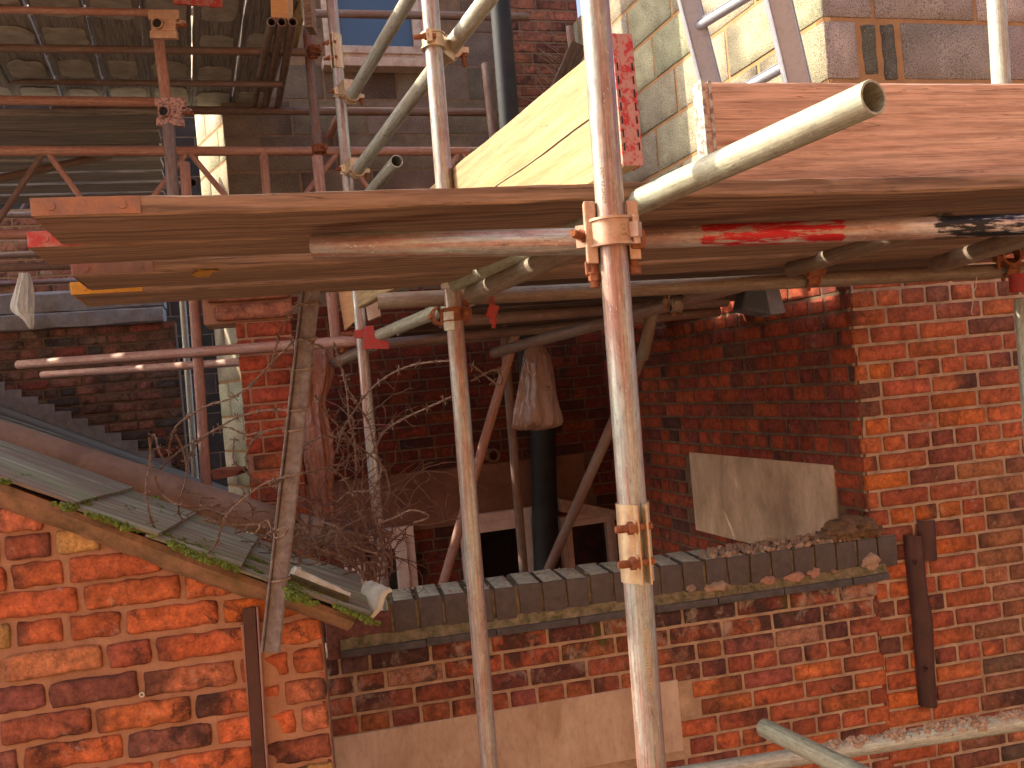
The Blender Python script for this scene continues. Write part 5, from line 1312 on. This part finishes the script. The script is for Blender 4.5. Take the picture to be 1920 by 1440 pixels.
# barbed wire
def spline(pts, sub=10):
    out = []; n = len(pts)
    for i in range(n-1):
        p0, p1, p2, p3 = pts[max(i-1, 0)], pts[i], pts[i+1], pts[min(i+2, n-1)]
        for j in range(sub):
            t = j/sub; out.append(.5*((2*p1)+(p2-p0)*t+(2*p0-5*p1+4*p2-p3)*t*t+(3*p1-p0-3*p2+p3)*t**3))
    out.append(pts[-1]); return out
def barbed(pix, label, D0=2.9, D1=None, mat=None, barbs=True, gap=.085, r=.0021, into=None):
    D1 = D1 or D0; kD = (DPO-.02)/2.5; D0 *= kD; D1 *= kD; n = len(pix); pts = [P(x, y, D0+(D1-D0)*i/(n-1)+.02*math.sin(i*1.7)) for i, (x, y) in enumerate(pix)]
    c = spline(pts, 14); mb = into or MB()
    # resample
    out = [c[0]]; acc = 0
    for a, b in zip(c, c[1:]):
        while (b-out[-1]).length > .007: out.append(out[-1]+(b-out[-1]).normalized()*.007)
    c = out
    if len(c) < 4: return
    x = None; A = []; B = []
    for i, p in enumerate(c):
        t = (c[min(i+1, len(c)-1)]-c[max(i-1, 0)]).normalized(); x = axes(t)[0] if x is None else (x-t*x.dot(t)).normalized(); y = t.cross(x)
        a = i*.8; o_ = (x*math.cos(a)+y*math.sin(a))*r*.85; A.append(p+o_); B.append(p-o_)
    mb.path(A, r*.85, 5); mb.path(B, r*.85, 5)
    if barbs:
        stp = int(gap/.007); rng = random.Random(len(c))
        for i in range(rng.randint(2, stp), len(c)-1, stp):
            t = (c[i+1]-c[i-1]).normalized()
            for q in range(2):
                e = Vector((rng.gauss(0, 1), rng.gauss(0, 1), rng.gauss(0, 1))); e = (e-t*e.dot(t)*.8).normalized()
                mb.path([c[i]-e*.016, c[i]+t*.001*q, c[i]+e*.016], r*.6, 4)
            mb.ring(c[i], t, r*.9, r*2.3, .005, 8)
    if into: return
    o = mb.build('barbed_wire', mat or M_WIRE, None, True); meta(o, label, 'barbed wire', 'barbed wire strands'); return o
barbed([(512, 672), (508, 690), (514, 665), (520, 640), (530, 610), (545, 585), (562, 572), (590, 565), (604, 572)], 'barbed wire strand looping off the left of the post top', 2.5)
barbed([(280, 870), (283, 830), (290, 815), (300, 850), (315, 865), (318, 835), (330, 800), (355, 780), (390, 760), (430, 748), (470, 722), (500, 690), (530, 660), (560, 636), (600, 650)], 'long barbed wire strand sweeping from the post down to the left', 2.9, 2.5)
barbed([(300, 880), (325, 855), (360, 830), (400, 808), (440, 785), (480, 772), (520, 768), (550, 772)], 'barbed wire strand curving left at mid height of the post', 2.9, 2.6)
barbed([(350, 880), (358, 850), (375, 825), (405, 805), (430, 802), (460, 815), (480, 812), (500, 808), (530, 803), (565, 805)], 'barbed wire strand with a shallow dip left of the post', 2.8, 2.55)
barbed([(280, 820), (282, 870), (274, 905), (278, 950), (290, 990), (320, 1020), (350, 1040), (385, 1040), (405, 1020), (415, 990), (430, 960), (470, 925), (500, 905), (550, 890)], 'big barbed wire loop drooping over the roof sheets', 2.6, 2.5)
barbed([(290, 890), (300, 920), (320, 940), (345, 948), (380, 950), (415, 945), (395, 950)], 'short barbed wire strand lying on the roof', 2.6)
barbed([(330, 815), (345, 850), (350, 890), (340, 930), (335, 960), (350, 985)], 'barbed wire strand hanging over the brown pipe', 2.75)
barbed([(465, 880), (463, 850), (475, 825), (500, 808)], 'short barbed wire strand rising left of the post', 2.7)
barbed([(560, 650), (600, 648), (640, 690), (655, 735), (690, 790), (700, 830), (705, 850)], 'barbed wire strand dropping right from the post past the wrapped pipe', 2.6, 2.9)
barbed([(625, 640), (640, 690), (650, 730), (655, 790), (665, 830), (668, 885)], 'barbed wire strand hanging straight down left of the thinner-looking standard', 2.9)
barbed([(632, 850), (640, 810), (665, 770), (690, 735), (735, 700), (785, 682), (845, 676)], 'barbed wire strand arching right to the middle standard, upper of two', 3.2, 2.7)
barbed([(700, 850), (720, 810), (757, 785), (800, 765), (850, 742)], 'barbed wire strand rising right to the middle standard, lower of two', 3.2, 2.7)
barbed([(880, 684), (895, 692), (915, 708), (935, 722), (942, 712), (935, 695), (920, 695), (900, 706), (882, 715)], 'barbed wire loop right of the middle standard', 2.7)
barbed([(590, 740), (612, 775), (640, 805), (668, 840), (690, 860)], 'barbed wire strand slanting over the wrapped pipe', 2.8, 3.1)
barbed([(560, 845), (580, 830), (610, 818), (650, 825), (690, 850), (720, 880), (730, 920), (720, 950)], 'barbed wire strand arching over the creeper', 2.8, 3.2)
barbed([(505, 910), (540, 895), (580, 885), (620, 880), (650, 905), (670, 950), (690, 1000)], 'barbed wire strand crossing the post low down', 2.45, 3.0)
barbed([(440, 1000), (480, 990), (520, 985), (570, 985), (620, 990), (660, 1000), (700, 1010)], 'barbed wire strand running level behind the foot of the post', 2.6, 3.0)
barbed([(380, 975), (430, 985), (500, 985), (530, 1010), (560, 1040), (600, 1050)], 'barbed wire strand snagged on the roof edge', 2.5, 2.7)
barbed([(480, 1000), (500, 975), (520, 1010), (540, 990), (500, 1000)], 'tight barbed wire knot against the post', 2.45)
barbed([(520, 1000), (560, 1010), (600, 1030), (650, 1050), (690, 1090)], 'barbed wire strand trailing to the gutter end', 2.6, 2.9)
barbed([(700, 840), (715, 880), (700, 930), (705, 980), (720, 1030)], 'barbed wire strand hanging beside the thinner-looking standard', 3.2)
tg = MB(); rr_ = random.Random(12)
for i in range(17):
    x = rr_.uniform(520, 720); y = rr_.uniform(900, 1060); a = rr_.uniform(0, 6.28); pts_ = []
    for k in range(rr_.randint(4, 8)):
        pts_.append((x, y)); a += rr_.gauss(0, .7); x += math.cos(a)*38; y += math.sin(a)*24
        if y > 1060: a = -abs(a) % 6.28; y = 1058
        if y < 700 or x > 745: a += 2
    barbed(pts_, '', rr_.uniform(2.75, 3.2), into=tg, r=.0019)
for i in range(7):
    x = rr_.uniform(300, 470); y = 940+(x-300)*.42+rr_.uniform(-50, 10); pts_ = []; a = rr_.uniform(-.5, .8)
    for k in range(6):
        pts_.append((x, y)); a += rr_.gauss(0, .6); x += math.cos(a)*30; y += math.sin(a)*18
        y = min(y, 930+(x-300)*.45)
    barbed(pts_, '', 2.7, into=tg, r=.0017)
o = tg.build('barbed_wire_tangle', M_WIRE, None, True); meta(o, 'dark tangle of rusty barbed wire heaped behind the foot of the leaning post', 'barbed wire')
# wire ties round the post
for (py, mt, lb_) in ((572, M_WIREL, 'pale wire tied round the top of the leaning post'), (638, M_WIREL, 'pale wire tie on the leaning post below its top'), (694, M_WIREL, 'thin wire tie on the upper leaning post'), (770, M_WIREL, 'looped wire tie at mid height of the leaning post'), (808, M_WIREL, 'second looped wire tie at mid height of the leaning post'), (893, M_WIREL, 'rusty wire tie low on the leaning post'), (1089, M_WIREL, 'twisted wire ring round the foot of the leaning post')):
    t_ = (1222-py)/(1222-535); c = q0.lerp(q1, t_); mb = MB(); pts = []
    for i in range(44):
        a = i*2*PI/20; pts.append(c+CR*math.cos(a)*(.0262+.001*math.sin(i*1.3))+F*(.004+math.sin(a)*.014)+dpost*(.004*math.sin(a+1)+.0018*(i/20)))
    mb.path(pts, .0022, 6)
    mb.path([c-CR*.026, c-CR*.034-U0*.004, c-CR*.032+U0*.01, c-CR*.04+U0*.004], .0013, 5)
    o = mb.build('wire_tie', mt, None, True); meta(o, lb_, 'wire tie', 'wire ties on the leaning post')
# dead creeper
random.seed(33)
cr = MB()
def twig(p, d, L_, r_, dep):
    pts = [p]; n = max(4, int(L_/.022))
    for i in range(n):
        d = (d+Vector((random.gauss(0, .22), random.gauss(0, .22), random.gauss(0, .2)))).normalized(); pts.append(pts[-1]+d*L_/n)
    cr.path(pts, r_, 5, rf=lambda t: r_*(1.25-.95*t))
    if dep:
        for i in range(1, n):
            if random.random() < .22: twig(pts[i], (d+Vector((random.gauss(0, .8), random.gauss(0, .6), random.gauss(0, .8)))).normalized(), L_*random.uniform(.2, .45), r_*.6, dep-1)
    else:
        for i in range(2, n):
            if random.random() < .5:
                e = Vector((random.gauss(0, 1), random.gauss(0, 1), random.gauss(0, 1))).normalized()*.006; cr.path([pts[i], pts[i]+e], .0014, 4)
for i in range(30):
    px = random.gauss(696, 22); p = P(px, random.uniform(1040, 1100), random.uniform(3.3, 3.75)); twig(p, (U0+CR*random.gauss(0, .16)+F*random.gauss(0, .1)).normalized(), random.uniform(.2, .85), .0038, 2)
for i in range(26):
    p = P(random.uniform(640, 740), random.uniform(990, 1085), random.uniform(2.95, 3.5)); twig(p, (CR*-random.uniform(.3, 1)+U0*random.uniform(-.05, .7)+F*random.gauss(0, .3)).normalized(), random.uniform(.1, .3), .0032, 1)
for i in range(14):
    p = P(random.uniform(520, 640), random.uniform(960, 1040), random.uniform(2.7, 3.2)); twig(p, (CR*random.uniform(-1, 1)+U0*random.uniform(-.2, .5)).normalized(), random.uniform(.1, .26), .002, 1)
o = cr.build('dead_creeper', M_TWIG, None, True); meta(o, 'tangle of leafless reddish creeper stems climbing the standard behind the gutter', 'creeper')
# roof rubbish: terracotta ledge behind the creeper
slab('broken_tile', [P(395, 882, 4.6), P(400, 900, 4.6), P(440, 893, 4.6), P(452, 880, 4.6)], F*.2, M_TERRA, label='broken terracotta tile on the roof beside the brown upright', cat='tile')
